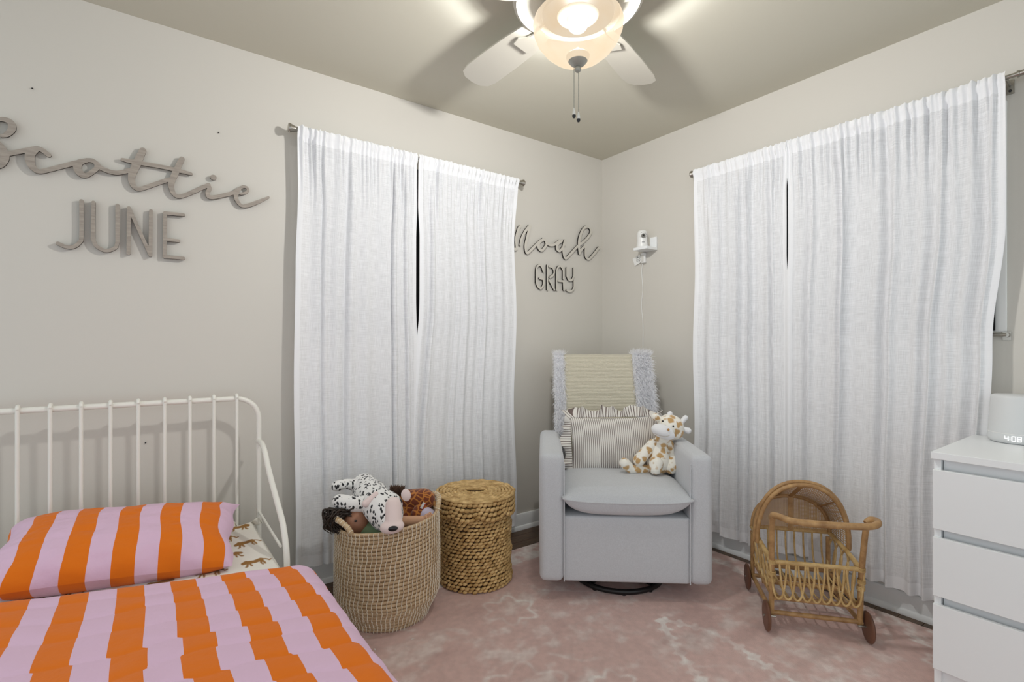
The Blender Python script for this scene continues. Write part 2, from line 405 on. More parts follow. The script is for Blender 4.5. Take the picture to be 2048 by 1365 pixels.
# blackout cloths on their own little rods, hidden behind the gauze except at the gaps
def blackout(along, a, b, z0, z1, label):
    nu, nv = 90, 8; s = np.linspace(a, b, nu)[:, None]*np.ones(nv); v = np.linspace(z0, z1, nv)[None, :]*np.ones((nu, 1))
    off = -.013-.004*np.sin(s*55+np.sin(s*9)*2)
    A = np.stack([s, off, v], -1) if along == 'x' else np.stack([off, s, v], -1)
    tag(MB().grid(A).build('blackout_cloth', m_black, ang=180, solid=.0015), label, 'curtain')
blackout('x', WL[0]+.01, WL[1]-.02, WL[2]+.008, WL[3]+.02, 'black blackout cloth behind the gauze pair beside the bed')
blackout('y', WR[0]+.030, WR[1]-.01, WR[2]+.004, WR[3]+.02, 'black blackout cloth behind the gauze pair by the doll pram')
for along, a, b, lab in (('x', WL[0]-.0, WL[1]+.0, 'thin low curtain rod at the sill behind the gauze near the bed'), ('y', WR[0]-.0, WR[1]+.0, 'thin low curtain rod poking out at the sill beside the dresser side curtain')):
    ends = [Vector((a, -.018, 1.178)), Vector((b, -.018, 1.178))] if along == 'x' else [Vector((-.018, a, 1.178)), Vector((-.018, b, 1.178))]
    t = thing('cafe_rod', lab, 'curtain rod', tuple(ends[0])); e0 = ends[0]
    MB().tube([ends[0]-e0, ends[1]-e0], .006, 10).build('rod', m_nickel, t)
    for e in ends:
        p = e-e0; d = Vector((0, .0175, 0)) if along == 'x' else Vector((.0175, 0, 0))
        br = MB().tube([p, p+d*.5, p+d*.95], [.009, .006, .006], 8)
        q_ = p+d*.92; 
        if along == 'x': br.box(q_.x-.012, q_.x+.012, q_.y-.002, q_.y+.001, q_.z-.02, q_.z+.012)
        else: br.box(q_.x-.002, q_.x+.001, q_.y-.012, q_.y+.012, q_.z-.02, q_.z+.012)
        br.build('bracket', m_nickel, t)

# ================================================================ CURTAINS AND RODS
RZ = 2.122; RO = .060
def rod(along, a, b, label):
    V = (lambda s, o, z: Vector((s, -o, z))) if along == 'x' else (lambda s, o, z: Vector((-o, s, z)))
    base = V(a, RO, RZ); t = thing('curtain_rod', label, 'curtain rod', tuple(base))
    L = lambda s, o=RO, z=RZ: V(s, o, z)-base
    MB().tube([L(a+.05), L(b-.05)], .008, 14).build('pole', m_nickel, t)
    for e, sg in ((a, 1), (b, -1)):
        P = [L(e+sg*q_) for q_ in (0, .001, .006, .018, .03, .045, .06, .061, .068)]
        MB().tube(P, [.001, .019, .021, .0165, .0125, .0105, .0095, .012, .012], 20).build('finial', m_nickel, t)
        s = e+sg*.095
        mb = MB().tube([L(s, RO, RZ-.008), L(s, .03, RZ-.012), L(s, .006, RZ-.012)], .005, 8)
        if along == 'x': q_ = L(s, 0, RZ); mb.box(q_.x-.011, q_.x+.011, q_.y-.006, q_.y-.0005, q_.z-.045, q_.z+.006)
        else: q_ = L(s, 0, RZ); mb.box(q_.x-.006, q_.x-.0005, q_.y-.011, q_.y+.011, q_.z-.045, q_.z+.006)
        mb.build('bracket', m_nickel, t)
        for dz in (-.012, -.034):
            c = L(s, .008, RZ+dz); MB().ell(c, (.005, .005, .005), nu=8, nv=6).build('screw', m_dark, t)
rod('x', -2.083, -.742, 'brushed nickel curtain rod with flared ends on the wall with the headboard')
rod('y', -2.170, -.756, 'brushed nickel curtain rod with flared ends above the doll pram')

def curtain(along, a, b, label, seed, ea, eb, ztop, zbot, deep, bulge=None, group=None):
    """a,b: span along the wall; ea/eb(z): how the two side edges wander; deep: list of (centre u, width, depth) heavy folds"""
    rs = np.random.RandomState(seed); nu, nv = 260, 120
    u = np.linspace(0, 1, nu)[:, None]*np.ones(nv); w = np.linspace(0, 1, nv)[None, :]*np.ones((nu, 1))   # w 0 top .. 1 bottom
    zt = ztop; zb = zbot(u); z = zt+(zb-zt)*w
    s = (a+ea(z))*(1-u)+(b+eb(z))*u
    wid = abs(b-a)
    off = np.zeros_like(u)
    for k in range(7):
        fq = rs.uniform(3, 13)*wid/.62; ph = rs.uniform(0, 6.28); dr = rs.uniform(-.6, .6)
        off += .0040*np.sin(2*PI*fq*u+ph+dr*w*3)*(.35+.65*w)
    for (c, wd, dp) in deep:
        x = (u-c-.012*np.sin(w*3+c*20))/wd
        off += 1.25*dp*np.exp(-x*x*3)*np.sin(x*PI)*sst(0, .12, w)*(.75+.25*w)
        s = s - .25*dp*np.exp(-x*x*3)*np.cos(x*PI)*sst(0, .1, w)
    g = np.zeros_like(u)                                      # fine gathers in the rod pocket
    for k in range(5):
        fq = rs.uniform(16, 34)*wid/.62; g += .003*np.sin(2*PI*fq*u+rs.uniform(0, 6.28))
    off += g*(1-sst(.02, .22, w))
    off += .0016*np.sin(w*140+fbm(u*9, w*20, seed)*9)*sst(.9, 1, w)   # crinkled hem
    z = z + .0025*np.sin(2*PI*22*u+seed)*(1-sst(0, .03, w)) + .004*(fbm(u*16, w*0, seed+5)-.5)*8*(1-sst(0, .03, w))*.3
    z = z + .012*(fbm(u*7, w*0+3, seed+9)-.5)*sst(.8, 1, w)*2
    base = RO+.004
    # rod pocket bulges round the pole
    dz = z-RZ; pk = .0145*np.exp(-(dz/.016)**2)
    o = base+off*1.0+pk; o = np.where(np.abs(dz) < .019, np.maximum(o, RO+.0105), o)
    if bulge is not None: o = o+bulge(u, w)
    o = np.maximum(o, .028)
    A = np.stack([s, -o, z], -1) if along == 'x' else np.stack([-o, s, z], -1)
    U = np.stack([u*wid*1.15+seed*.37, z], -1)
    mi = np.zeros((nu-1, nv-1)); uu = u[:-1, :-1]*wid; zz = z[:-1, :-1]
    mi[(zz > ztop-.062) | (uu < .022) | (uu > wid-.022) | (zz < zb[:-1, :-1]+.055)] = 1
    base_ = A[0, 0].tolist(); mb = MB().grid(A-A[0, 0], U, mi=mi)
    o_ = mb.build('gauze_curtain', [m_gauze, m_gauze2], ang=180); o_.location = base_
    return tag(o_, label, 'curtain', group)
Z = lambda f: f
# left wall pair
curtain('x', -2.043, -1.4475, 'white gauze curtain panel nearest the white bed', 3,
        lambda z: -.014*sst(1.9, 1.5, z)+.004*np.sin(z*5), lambda z: -.007*sst(1.88, 1.7, z)*sst(1.1, 1.4, z)-.001,
        2.140, lambda u: .125-.055*u, [(.22, .05, .02), (.40, .06, .016), (.80, .035, .024), (.90, .03, .016)])
curtain('x', -1.4455, -.790, 'white gauze curtain panel behind the lidded woven basket', 11,
        lambda z: .009*sst(1.88, 1.7, z)*sst(1.1, 1.4, z)-.045*sst(1.2, .5, z)-.01*sst(1.3, 1.1, z), lambda z: -.018*sst(2.1, 1.7, z)+.01*np.sin(z*6),
        2.140, lambda u: .075-.03*u, [(.12, .03, .016), (.36, .05, .014), (.62, .045, .018)])
# right wall pair (y runs towards the camera)
curtain('y', -.786, -1.295, 'white gauze curtain panel beside the grey armchair', 23,
        lambda z: .006*np.sin(z*7)+.004, lambda z: .004*sst(2.0, 1.9, z)*sst(1.45, 1.6, z)-.004,
        2.140, lambda u: .10+.0*u, [(.30, .035, .02), (.52, .04, .03), (.62, .03, .026), (.86, .04, .02)])
curtain('y', -1.299, -2.074, 'white gauze curtain panel running behind the dresser', 31,
        lambda z: -.006*sst(2.0, 1.9, z)*sst(1.45, 1.6, z)+.003, lambda z: .036*sst(1.6, 1.15, z)+.030*sst(1.1, .5, z),
        2.140, lambda u: .125-.02*u, [(.14, .04, .022), (.30, .035, .034), (.55, .05, .016), (.74, .05, .02), (.93, .04, .018)],
        bulge=lambda u, w: -.010*sst(.55, .7, w)*sst(.55, .95, u))

# ================================================================ CEILING FAN
fx, fy = FAN
fan = thing('ceiling_fan', 'white ceiling fan with a glowing amber glass bowl and pull chains', 'ceiling fan', (fx, fy, H))
fz = lambda z: z-H
MB().lathe([(.001, 0), (.16, 0), (.185, -.01), (.2, -.03), (.205, -.06), (.215, -.085), (.222, -.095), (.225, -.108), (.222, -.12), (.212, -.126), (.205, -.118), (.195, -.115), (.17, -.122), (.12, -.13), (.07, -.132), (.001, -.132)], 72).build('motor_housing', m_blade, fan, ang=60)
MB().lathe([(.001, -.13), (.075, -.13), (.08, -.15), (.07, -.17), (.06, -.175), (.001, -.175)], 40).build('switch_housing', m_fanw, fan)
MB().lathe([(.03, fz(2.118)), (.06, fz(2.122)), (.09, fz(2.138)), (.118, fz(2.162)), (.14, fz(2.192)), (.152, fz(2.222)), (.155, fz(2.245)), (.150, fz(2.262)), (.143, fz(2.272))], 64).build('glass_bowl', m_bowl, fan, ang=80)
MB().lathe([(.001, fz(2.098)), (.012, fz(2.1)), (.024, fz(2.108)), (.036, fz(2.122)), (.0405, fz(2.132)), (.0405, fz(2.137)), (.037, fz(2.141)), (.001, fz(2.141))], 40).build('bowl_cap', m_cap, fan, ang=50)
MB().lathe([(.001, fz(2.274)), (.122, fz(2.274)), (.125, fz(2.280)), (.122, fz(2.286)), (.001, fz(2.288))], 40).build('light_blocking_pan', m_gum, fan)  # added dark pan, keeps the bulb's upward light off the housing
MB().ell((.0, .0, fz(2.248)), (.036, .036, .03)).build('light_bulb', m_bulb, fan)
MB().ell((0, 0, fz(2.091)), (.0115, .0115, .0115)).build('finial', m_cap, fan)
MB().tube([(0, 0, fz(2.13)), (0, 0, fz(2.165))], .006, 8).build('stem', m_fanw, fan)
# five blades at rest
for k in range(5):
    a = AZ+math.radians(36+72*k+2); T = Matrix.Rotation(a, 4, 'Z')
    pr = [(.20, .045), (.24, .058), (.32, .066), (.45, .072), (.58, .074), (.63, .066), (.655, .04)]
    mb = MB(); top = []; n = len(pr)
    for sgn, zz in ((1, 0), (-1, 0)): pass
    pts = [(r_, w_) for r_, w_ in pr]+[(.662, 0)]+[(r_, -w_) for r_, w_ in pr[::-1]]
    b0 = len(mb.v)
    for dz in (-.003, .003):
        for (r_, w_) in pts: mb.v.append(tuple(T @ Vector((r_, w_, -.118+dz+w_*.2))))
    m_ = len(pts); mb.f.append(tuple(range(m_))[::-1]); mb.f.append(tuple(range(m_, 2*m_)))
    for i in range(m_): j = (i+1) % m_; mb.f.append((i, j, m_+j, m_+i))
    mb.m = [0]*len(mb.f)
    bl = mb.build('blade', m_blade, fan, ang=30)
    io = [(.14, .022), (.21, .015), (.25, .020), (.28, .040), (.315, .034), (.315, -.034), (.28, -.040), (.25, -.020), (.21, -.015), (.14, -.022)]; im = MB(); n_ = len(io)
    for dz in (-.1335, -.1275):
        for (r_, w_) in io: im.v.append(tuple(T @ Vector((r_, w_, dz+(w_*.2 if r_ > .24 else 0)))))
    im.f = [tuple(range(n_))[::-1], tuple(range(n_, 2*n_))]+[(i_, (i_+1) % n_, n_+(i_+1) % n_, n_+i_) for i_ in range(n_)]; im.m = [0]*len(im.f)
    im.build('blade_iron', m_blade, bl, ang=30)
# pull chains of beads
for (px, py_, pb, lab) in ((1148, 138, 222, 0), (1157, 145, 230, 1)):
    p0 = W(px, py_, d=1.735); p1 = W(px, pb-4, d=1.735); n = int((p0.z-p1.z)/.0042); 
    ch = MB()
    for i in range(n+1):
        c = p0.lerp(p1, i/n); ch.ell((c.x-fx, c.y-fy, c.z-H), (.0019, .0019, .0019), nu=6, nv=4)
    ch.tube([(p0.x-fx, p0.y-fy, p0.z-H+.03), (p1.x-fx, p1.y-fy, p1.z-H)], .0006, 4)
    ch = ch.build('pull_chain', m_cap, fan)
    x, y, z = p1.x-fx, p1.y-fy, p1.z-H
    MB().lathe([(.001, .003), (.0025, .002), (.004, -.006), (.0055, -.014), (.006, -.02), (.006, -.021)], 16, (x, y, z)).build('pull_knob', m_fanw, ch)
    MB().lathe([(.0062, -.021), (.0062, -.026), (.004, -.031), (.001, -.032)], 16, (x, y, z)).build('knob_tip', m_dark, ch)

# ================================================================ WALL SIGNS  (marching squares over capsule strokes -> one clean plate)
def plate(name, strokes, step, y_face, thick, m_face, m_edge, base=None):
    """strokes: list of [(x,z,r)...] in wall metres"""
    S = []
    for st in strokes:
        if len(st) == 1: st = st*2
        P = catmull([(p[0], p[1], p[2]) for p in st], 8) if len(st) > 2 else [Vector(p) for p in st]
        for i in range(len(P)-1): S.append((P[i], P[i+1]))
    xs = [p.x for s_ in S for p in s_]; zs = [p.y for s_ in S for p in s_]; mr = max(p.z for s_ in S for p in s_)+step*2
    x0 = min(xs)-mr; z0 = min(zs)-mr; nx = int((max(xs)+mr-x0)/step)+2; nz = int((max(zs)+mr-z0)/step)+2
    D = np.full((nx, nz), 9.0)
    for A, B in S:
        i0 = max(0, int((min(A.x, B.x)-mr-x0)/step)); i1 = min(nx, int((max(A.x, B.x)+mr-x0)/step)+2)
        j0 = max(0, int((min(A.y, B.y)-mr-z0)/step)); j1 = min(nz, int((max(A.y, B.y)+mr-z0)/step)+2)
        gx = x0+np.arange(i0, i1)[:, None]*step; gz = z0+np.arange(j0, j1)[None, :]*step
        dx, dz = B.x-A.x, B.y-A.y; L = dx*dx+dz*dz+1e-12
        t = np.clip(((gx-A.x)*dx+(gz-A.y)*dz)/L, 0, 1)
        d = np.hypot(gx-A.x-t*dx, gz-A.y-t*dz)-(A.z+(B.z-A.z)*t)
        D[i0:i1, j0:j1] = np.minimum(D[i0:i1, j0:j1], d)
    D[np.abs(D) < 1e-7] = 1e-7
    mb = MB(); vid = {}
    ox, oz = (base if base else (x0, z0))
    def vert(key, x, z, y):
        k_ = (key, y)
        if k_ not in vid: vid[k_] = len(mb.v); mb.v.append((x-ox, y, z-oz))
        return vid[k_]
    def edge(i, j, i2, j2):
        a_, b_ = D[i, j], D[i2, j2]; t = a_/(a_-b_)
        return (('e', min((i, j), (i2, j2)), max((i, j), (i2, j2))), x0+(i+(i2-i)*t)*step, z0+(j+(j2-j)*t)*step)
    cells = np.argwhere((np.minimum(np.minimum(D[:-1, :-1], D[1:, :-1]), np.minimum(D[1:, 1:], D[:-1, 1:])) < 0))
    for i, j in cells:
        c = [(i, j), (i+1, j), (i+1, j+1), (i, j+1)]; poly = []; cut = []
        for k in range(4):
            p, q_ = c[k], c[(k+1) % 4]
            if D[p] < 0: poly.append((('c', p), x0+p[0]*step, z0+p[1]*step))
            if (D[p] < 0) != (D[q_] < 0): e = edge(*p, *q_); poly.append(e); cut.append((len(poly)-1, D[p] < 0))
        if len(poly) < 3: continue
        mb.f.append(tuple(vert(k_, x, z, 0) for k_, x, z in poly)); mb.m.append(0)
        if len(cut) == 2:
            a_ = next(q_ for q_, ins in cut if ins); b_ = next((q_ for q_, ins in cut if not ins), None)
            if b_ is not None:
                A_, B_ = poly[a_], poly[b_]
                mb.f.append((vert(*A_[:1], A_[1], A_[2], 0.0) if False else vert(A_[0], A_[1], A_[2], 0), vert(A_[0], A_[1], A_[2], thick), vert(B_[0], B_[1], B_[2], thick), vert(B_[0], B_[1], B_[2], 0))); mb.m.append(1)
    o = mb.build(name, [m_face, m_edge], flat=True); o.location = (ox, y_face, oz); return o
def pw_(pts, r, y=-.02):
    out = []
    for p in pts:
        q_ = W(p[0], p[1], y=y); out.append((q_.x, q_.z, p[2] if len(p) > 2 else r))
    return out
R0 = .0080; FY = -.02
script1 = [
  [(4, 272, .006), (14, 269, .008), (24, 257, .0105), (21, 245, .010), (8, 239, .008), (-8, 240, .007), (-22, 250, .0075), (-24, 264, .009), (-14, 280, .012), (0, 296, .015), (8, 312, .014), (2, 328, .011), (-14, 334, .008), (-34, 328, .007)],
  [(8, 309), (30, 305), (55, 300), (72, 297), (84, 300), (97, 310)],
  [(72, 299, .009), (61, 308, .013), (60, 322, .013), (66, 335, .010), (77, 343, .008), (92, 341), (120, 334), (150, 326), (172, 321)],
  [(172, 321, .007), (158, 326, .011), (155, 338, .012), (162, 348, .011), (172, 351, .0085), (186, 343, .008), (196, 332, .008), (186, 322, .008), (174, 320, .007)],
  [(194, 331), (208, 339), (226, 345), (242, 345), (258, 341)],
  [(286, 301, .011), (280, 313, .0125), (272, 331, .0135), (264, 350, .012), (264, 365, .0105), (270, 375, .008), (280, 378), (303, 371), (338, 359)],
  [(364, 318, .0095), (358, 330, .0105), (350, 348, .0115), (343, 366, .0105), (344, 380, .009), (350, 390, .0075), (360, 393), (382, 386), (406, 375), (417, 370)],
  [(245, 319, .006), (262, 323), (285, 327), (320, 333), (356, 341), (382, 348, .006)],
  [(417, 371, .0075), (419, 378, .008), (415, 386, .0075), (417, 393), (426, 395), (446, 391), (466, 386), (476, 380)],
  [(482, 388, .005), (491, 386, .0055), (496, 381, .0055), (493, 375, .0055), (485, 374, .006), (477, 380, .0075), (472, 391, .0085), (475, 403, .0075), (484, 412, .0065), (496, 411), (514, 405), (537, 395, .005)],
]
o = plate('name_sign', [pw_(s, R0, FY) for s in script1], .0022, FY, .008, m_sign, m_signedge)
tag(o, 'large grey wood cursive name cutout mounted above the bed', 'wall sign')
q_ = W(427, 355, y=FY)
o = plate('sign_dot', [[(q_.x, q_.z, .0115), (q_.x+.0002, q_.z, .0115)]], .0018, FY, .008, m_sign, m_signedge)
tag(o, 'small round wood dot of the large cursive sign', 'wall sign')
june = {'J': [[(163, 402), (163, 472), (159, 485), (149, 493), (138, 495), (127, 492), (116, 487)]],
        'U': [[(187, 405), (186, 478)], [(186, 478), (192.5, 492), (207, 500.5), (217, 501.5), (231, 495), (235, 484)], [(235, 484), (235, 411)]],
        'N': [[(258, 416), (257, 507)], [(259, 418), (301, 511)], [(301, 511), (302, 422)]],
        'E': [[(330, 426), (329.5, 514)], [(330, 426), (367, 430)], [(332, 479), (356.6, 482)], [(330, 513.5), (367, 517)]]}
for k_, st in june.items():
    o = plate('sign_letter', [pw_(s, .0064, FY) for s in st], .0018, FY, .012, m_sign, m_signedge)
    tag(o, 'grey wood capital letter %s in the row under the large cursive sign' % k_, 'wall letter', 'four wood capitals above the headboard')
m_face2 = mat('wall_toned_letter_face', (206, 201, 191), .5); m_edge2 = mat('black_letter_edge', (28, 26, 24), .7)
script2 = [
  [(1026, 498), (1034, 497), (1033, 478), (1038, 458), (1042, 452)],
  [(1041, 490, .006), (1045, 476), (1052, 462), (1060, 452, .009)],
  [(1061, 452, .010), (1056, 472), (1052, 492), (1055, 506, .008), (1064, 499), (1076, 487), (1087, 479)],
  [(1088, 479, .007), (1080, 484, .010), (1078, 494, .010), (1083, 501, .008), (1089, 497), (1094, 488), (1092, 481), (1087, 478)],
  [(1093, 485), (1101, 490), (1110, 489), (1120, 482)],
  [(1125, 482, .007), (1117, 487, .010), (1115, 497, .010), (1120, 502, .008), (1126, 496), (1130, 488)],
  [(1131, 481), (1128, 492), (1128, 506), (1132, 517, .007), (1143, 507), (1156, 493), (1172, 480), (1182, 467), (1182, 458), (1175, 453), (1167, 459), (1161, 474, .011), (1159, 490, .011), (1160, 507)],
  [(1160, 507, .008), (1165, 498), (1172, 493), (1172, 504), (1173, 514), (1179, 518, .007), (1188, 509), (1199, 495)]]
o = plate('name_sign', [pw_(s, .0085, FY) for s in script2], .002, -.016, .010, m_face2, m_edge2)
tag(o, 'small pale cursive name cutout with black edges near the room corner', 'wall sign')
gray = {'G': [[(1087, 543), (1084, 534), (1079, 530.5), (1074, 535), (1073, 545)], [(1073, 545), (1073, 565)], [(1073, 565), (1076, 573), (1082, 577), (1087, 570), (1087.5, 559)], [(1087.5, 559), (1080, 557)]],
        'R': [[(1095, 531), (1095, 579)], [(1099, 533), (1105, 535), (1108.5, 542), (1107, 550), (1100, 555)], [(1099, 561), (1109, 579.5)]],
        'A': [[(1113.5, 580), (1113.5, 542)], [(1113.5, 542), (1117, 534), (1122, 533), (1127, 541)], [(1127, 541), (1127, 558)], [(1117, 562), (1127, 563)], [(1127, 563), (1128, 580)]],
        'Y': [[(1134, 536), (1134, 552)], [(1134, 552), (1138, 560), (1144, 560), (1148, 552)], [(1148, 552), (1148, 537)], [(1148.5, 563), (1148.5, 574)], [(1148.5, 574), (1146, 580), (1140, 583), (1134, 581)]]}
for k_, st in gray.items():
    o = plate('sign_letter', [pw_(s, .0062, -.016) for s in st], .002, -.016, .010, m_face2, m_edge2)
    tag(o, 'pale capital letter %s with black edges in the row near the corner' % k_, 'wall letter', 'four pale capitals near the corner')
for (px, py_, lab) in ((65, 178, 'tiny dark nail high above the cursive sign, far left'), (437, 266, 'tiny dark nail above the end of the large cursive sign'), (291, 886, 'tiny dark nail behind the white headboard')):
    p = W(px, py_, y=0); o = MB().tube([(0, .004, 0), (0, -.004, 0), (0, -.0045, 0)], [.0012, .0012, .003], 8).build('nail', m_dark); o.location = p; tag(o, lab, 'nail')

# ================================================================ BABY MONITOR CORNER
sh = thing('corner_shelf', 'small white wall shelf holding the baby monitor', 'shelf', (0, -.42, 1.735))
MB().box(-.105, -.001, -.055, .05, 0, .018).build('shelf_board', m_white, sh, bevel=.002)
MB().box(-.012, -.0008, -.055, -.005, .018, .085).build('back_plate', m_white, sh, bevel=.002)
cm = thing('baby_monitor', 'white baby monitor camera with a round dark lens', 'baby monitor', (-.058, -.402, 1.753), math.radians(-40))
MB().lathe([(.001, 0), (.034, 0), (.036, .006), (.034, .02), (.032, .05), (.033, .085), (.030, .1), (.022, .11), (.001, .114)], 32).build('body', m_pl, cm, ang=60)
MB().ell((0, -.012, .076), (.026, .028, .028)).build('camera_head', m_pl, cm)
MB().tube([(0, -.034, .072), (0, -.043, .072)], [.0135, .012], 20).build('lens_ring', mat('grey_ring', (120, 118, 112), .4), cm)
MB().tube([(0, -.040, .072), (0, -.0455, .072)], [.006, .005], 16).build('lens', m_dark, cm)
led = MB()
for k in range(7):
    a = -.9+k*.5; led.ell((.019*math.cos(a), -.0345, .076+.019*math.sin(a)), (.0018, .0018, .0018), nu=6, nv=4)
led.build('infrared_dots', m_dark, cm)
MB().box(-.008, .008, -.0355, -.033, .030, .0335).build('badge', mat('grey_badge', (110, 110, 110), .5), cm)
# tilted square card with a round emblem
p = W(1275.5, 521, x=-.006); card = thing('paper_card', 'tilted white square card with a round emblem under the little shelf', 'card', (p.x, p.y, p.z)); card.rotation_euler = (math.radians(-20), 0, 0)
MB().box(-.004, 0, -.032, .032, -.026, .026).build('card_face', m_pl, card)
em_ = MB(); em_.tube([(-.0045, .0-.008+.014*math.cos(a), -.002+.014*math.sin(a)) for a in np.linspace(0, 2*PI, 25)[:-1]], .0009, 5, closed=True)
em_.tube([(-.0045, -.016, -.01), (-.0045, -.008, 0), (-.0045, -.002, -.01)], .001, 5).tube([(-.0045, -.012, -.004), (-.0045, -.004, .004)], .0009, 5)
em_.ell((-.005, -.008, .018), (.001, .003, .003), nu=8, nv=5); em_.build('emblem', m_dark, card)
p = W(1287.5, 516, x=-.012); pb = thing('power_adapter', 'white plug adapter and thin cord just under the little shelf', 'adapter', (0, p.y, p.z))
MB().box(-.024, -.001, -.014, .014, -.034, .03).build('adapter_body', m_pl, pb, bevel=.004)
MB().box(-.0255, -.024, -.009, .009, -.026, .018).build('adapter_label', mat('pale_label', (214, 212, 206), .5), pb)
pts = [W(1285, 528, x=-.012), W(1283.5, 545, x=-.006), W(1285.5, 580, x=-.006), W(1283, 610, x=-.006), W(1286, 650, x=-.006), W(1286, 700, x=-.006), W(1286.5, 760, x=-.008), Vector((-.01, -.38, .5))]
o = MB().tube([tuple(p_-Vector((0, p.y, p.z))) for p_ in catmull(pts, 6)], .0021, 8).build('power_cord', m_pl, pb)

# ================================================================ RUG
rx0, rx1, ry0, ry1 = -2.05, -.088, -2.75, -.255
nu, nv = 330, 420
X = np.linspace(rx0, rx1, nu)[:, None]*np.ones(nv); Y = np.linspace(ry0, ry1, nv)[None, :]*np.ones((nu, 1))
pink = np.array(lin((214, 182, 175))); pale = np.array(lin((240, 235, 230))); rose = np.array(lin((158, 122, 116)))
n1 = fbm(X*5, Y*5, 1); n2 = fbm(X*22, Y*22, 2); n3 = fbm(X*60, Y*60, 3, 2)
wx = X+.02*(fbm(X*9, Y*9, 8)-.5); wy = Y+.02*(fbm(X*9+5, Y*9, 9)-.5)
db = np.minimum(ry1-wy, rx1-wx)                    # distance from the border edges
bord = (db < .145)
white = sst(.50, .72, fbm(wx*3.2+3, wy*11, 5)*.55+n2*.45)*.5
white = np.where(bord, sst(.36, .62, n2*.6+n1*.4)*.85, white)
line = 1.3*np.exp(-((db-.145)/.007)**2)+.9*np.exp(-((db-.118)/.005)**2)+.7*np.exp(-((db-.02)/.008)**2)
# scalloped lozenge motif
def seg(ax, ay, bx, by):
    dx, dy = bx-ax, by-ay; t = np.clip(((wx-ax)*dx+(wy-ay)*dy)/(dx*dx+dy*dy), 0, 1)
    return np.hypot(wx-ax-t*dx, wy-ay-t*dy), t*math.hypot(dx, dy)
mot = np.zeros_like(X)
apex = (-.89, -1.18); right_ = [(-.80, -1.34), (-.825, -1.52), (-.86, -1.70), (-.95, -1.9)]; left_ = [(-.985, -1.30), (-1.09, -1.48), (-1.16, -1.7)]
for chain in ([apex]+right_, [apex]+left_):
    for (p_, q_) in zip(chain[:-1], chain[1:]):
        d, t = seg(*p_, *q_); th = .009+.018*np.maximum(0, np.sin(t*2*PI/.058))
        mot = np.maximum(mot, 1-sst(th*.8, th*1.4, d))
inside = np.zeros_like(X)
mirror = [(-1.35, -.75, .10), (-1.6, -1.2, .13), (-.36, -1.45, .05), (-.33, -1.95, .045), (-1.35, -1.35, .07)]
for cx_, cy_, R_ in mirror:
    r_ = np.hypot(wx-cx_, wy-cy_); th_ = np.arctan2(wy-cy_, wx-cx_)
    mot = np.maximum(mot, .8*np.exp(-((r_-R_*(1+.2*np.cos(6*th_)))/.010)**2)); mot = np.maximum(mot, .5*np.exp(-(r_/(R_*.3))**2))
diag = np.abs(np.mod((wx+wy*.9+.35*fbm(X*3, Y*3, 12)), .62)-.31)
mot = np.maximum(mot, .55*(1-sst(.006, .02, diag))*sst(.4, .6, fbm(X*7, Y*7, 13)))
worn = sst(.32, .6, fbm(wx*11, wy*11, 21))
Wt = np.clip(white*1.15+line*.75*sst(.3, .5, n2)+mot*1.0*(.4+.6*worn), 0, 1)*(.75+.5*(n3-.5))
Wt = np.clip(Wt, 0, .95)
C = pink*(1-Wt[..., None])+pale*Wt[..., None]
dk = (sst(.5, .75, fbm(X*4+9, Y*9, 31))*.28+.25*(db < .118)*sst(.45, .7, fbm(X*18, Y*18, 33)))[..., None]
C = C*(1-dk)+rose*dk
C = C*(.9+.2*n3[..., None])
zz = .009+.0012*(n3-.5)+.0*X
A = np.stack([X, Y, zz], -1)
col4 = np.concatenate([C, np.ones(C.shape[:2]+(1,))], -1).reshape(-1, 4)
mb = MB().grid(A)
# bound edges
nb = len(mb.v); mb.box(rx0, rx1, ry0, ry1, .0002, .0085)
col4 = np.concatenate([col4, np.tile([*pale*.85, 1], (8, 1))])
o = mb.build('area_rug', m_rug, ang=60, colors=col4); tag(o, 'faded pink and cream patterned area rug on the dark wood floor', 'rug')

# ================================================================ GLIDER CHAIR  (local x = viewer's right, y = towards the corner)
CH = Vector((-.916, -1.014, 0)); CR = math.radians(-39.7)
chair = thing('armchair', 'light grey upholstered glider armchair on a black ring base', 'armchair', CH, CR)
def sbox(x0, x1, y0, y1, z0, z1, r=.03, puff=.0, n=10):
    """softly rounded block built as a grid-subdivided superellipsoid"""
    mb = MB(); cx, cy, cz = (x0+x1)/2, (y0+y1)/2, (z0+z1)/2; hx, hy, hz = (x1-x0)/2, (y1-y0)/2, (z1-z0)/2
    def pt(a, b, face):
        v = [0, 0, 0]; ax = face//2; sg = 1 if face % 2 else -1; v[ax] = sg; v[(ax+1) % 3] = a*sg; v[(ax+2) % 3] = b
        p = [v[0]*hx, v[1]*hy, v[2]*hz]; q = [max(-h+r, min(h-r, c)) for c, h in zip(p, (hx, hy, hz))]
        d = Vector([p[i]-q[i] for i in range(3)]); 
        if d.length > 0: d = d.normalized()*r
        w = Vector(q)+d
        k = puff*(1-abs(v[0])**3 if ax != 0 else 1)*(1-abs(v[1])**3 if ax != 1 else 1)*(1-abs(v[2])**3 if ax != 2 else 1)
        w[ax] += sg*k
        return (w.x+cx, w.y+cy, w.z+cz)
    def samp(h):
        rr = min(.9, r/h); e = [-1+rr*t for t in (0, .15, .35, .6, 1)]; m = list(np.linspace(e[-1], -e[-1], n))[1:-1]
        return e+m+[-t for t in e[::-1]]
    hs = (hx, hy, hz)
    for face in range(6):
        ax = face//2; A_ = samp(hs[(ax+1) % 3]); B_ = samp(hs[(ax+2) % 3])
        G = np.array([[pt(a, b, face) for b in B_] for a in A_]); mb.grid(G)
    return mb
sbox(-.375, -.268, 0, .64, .095, .66, .028, .004).build('armrest', m_linen, chair, ang=180)
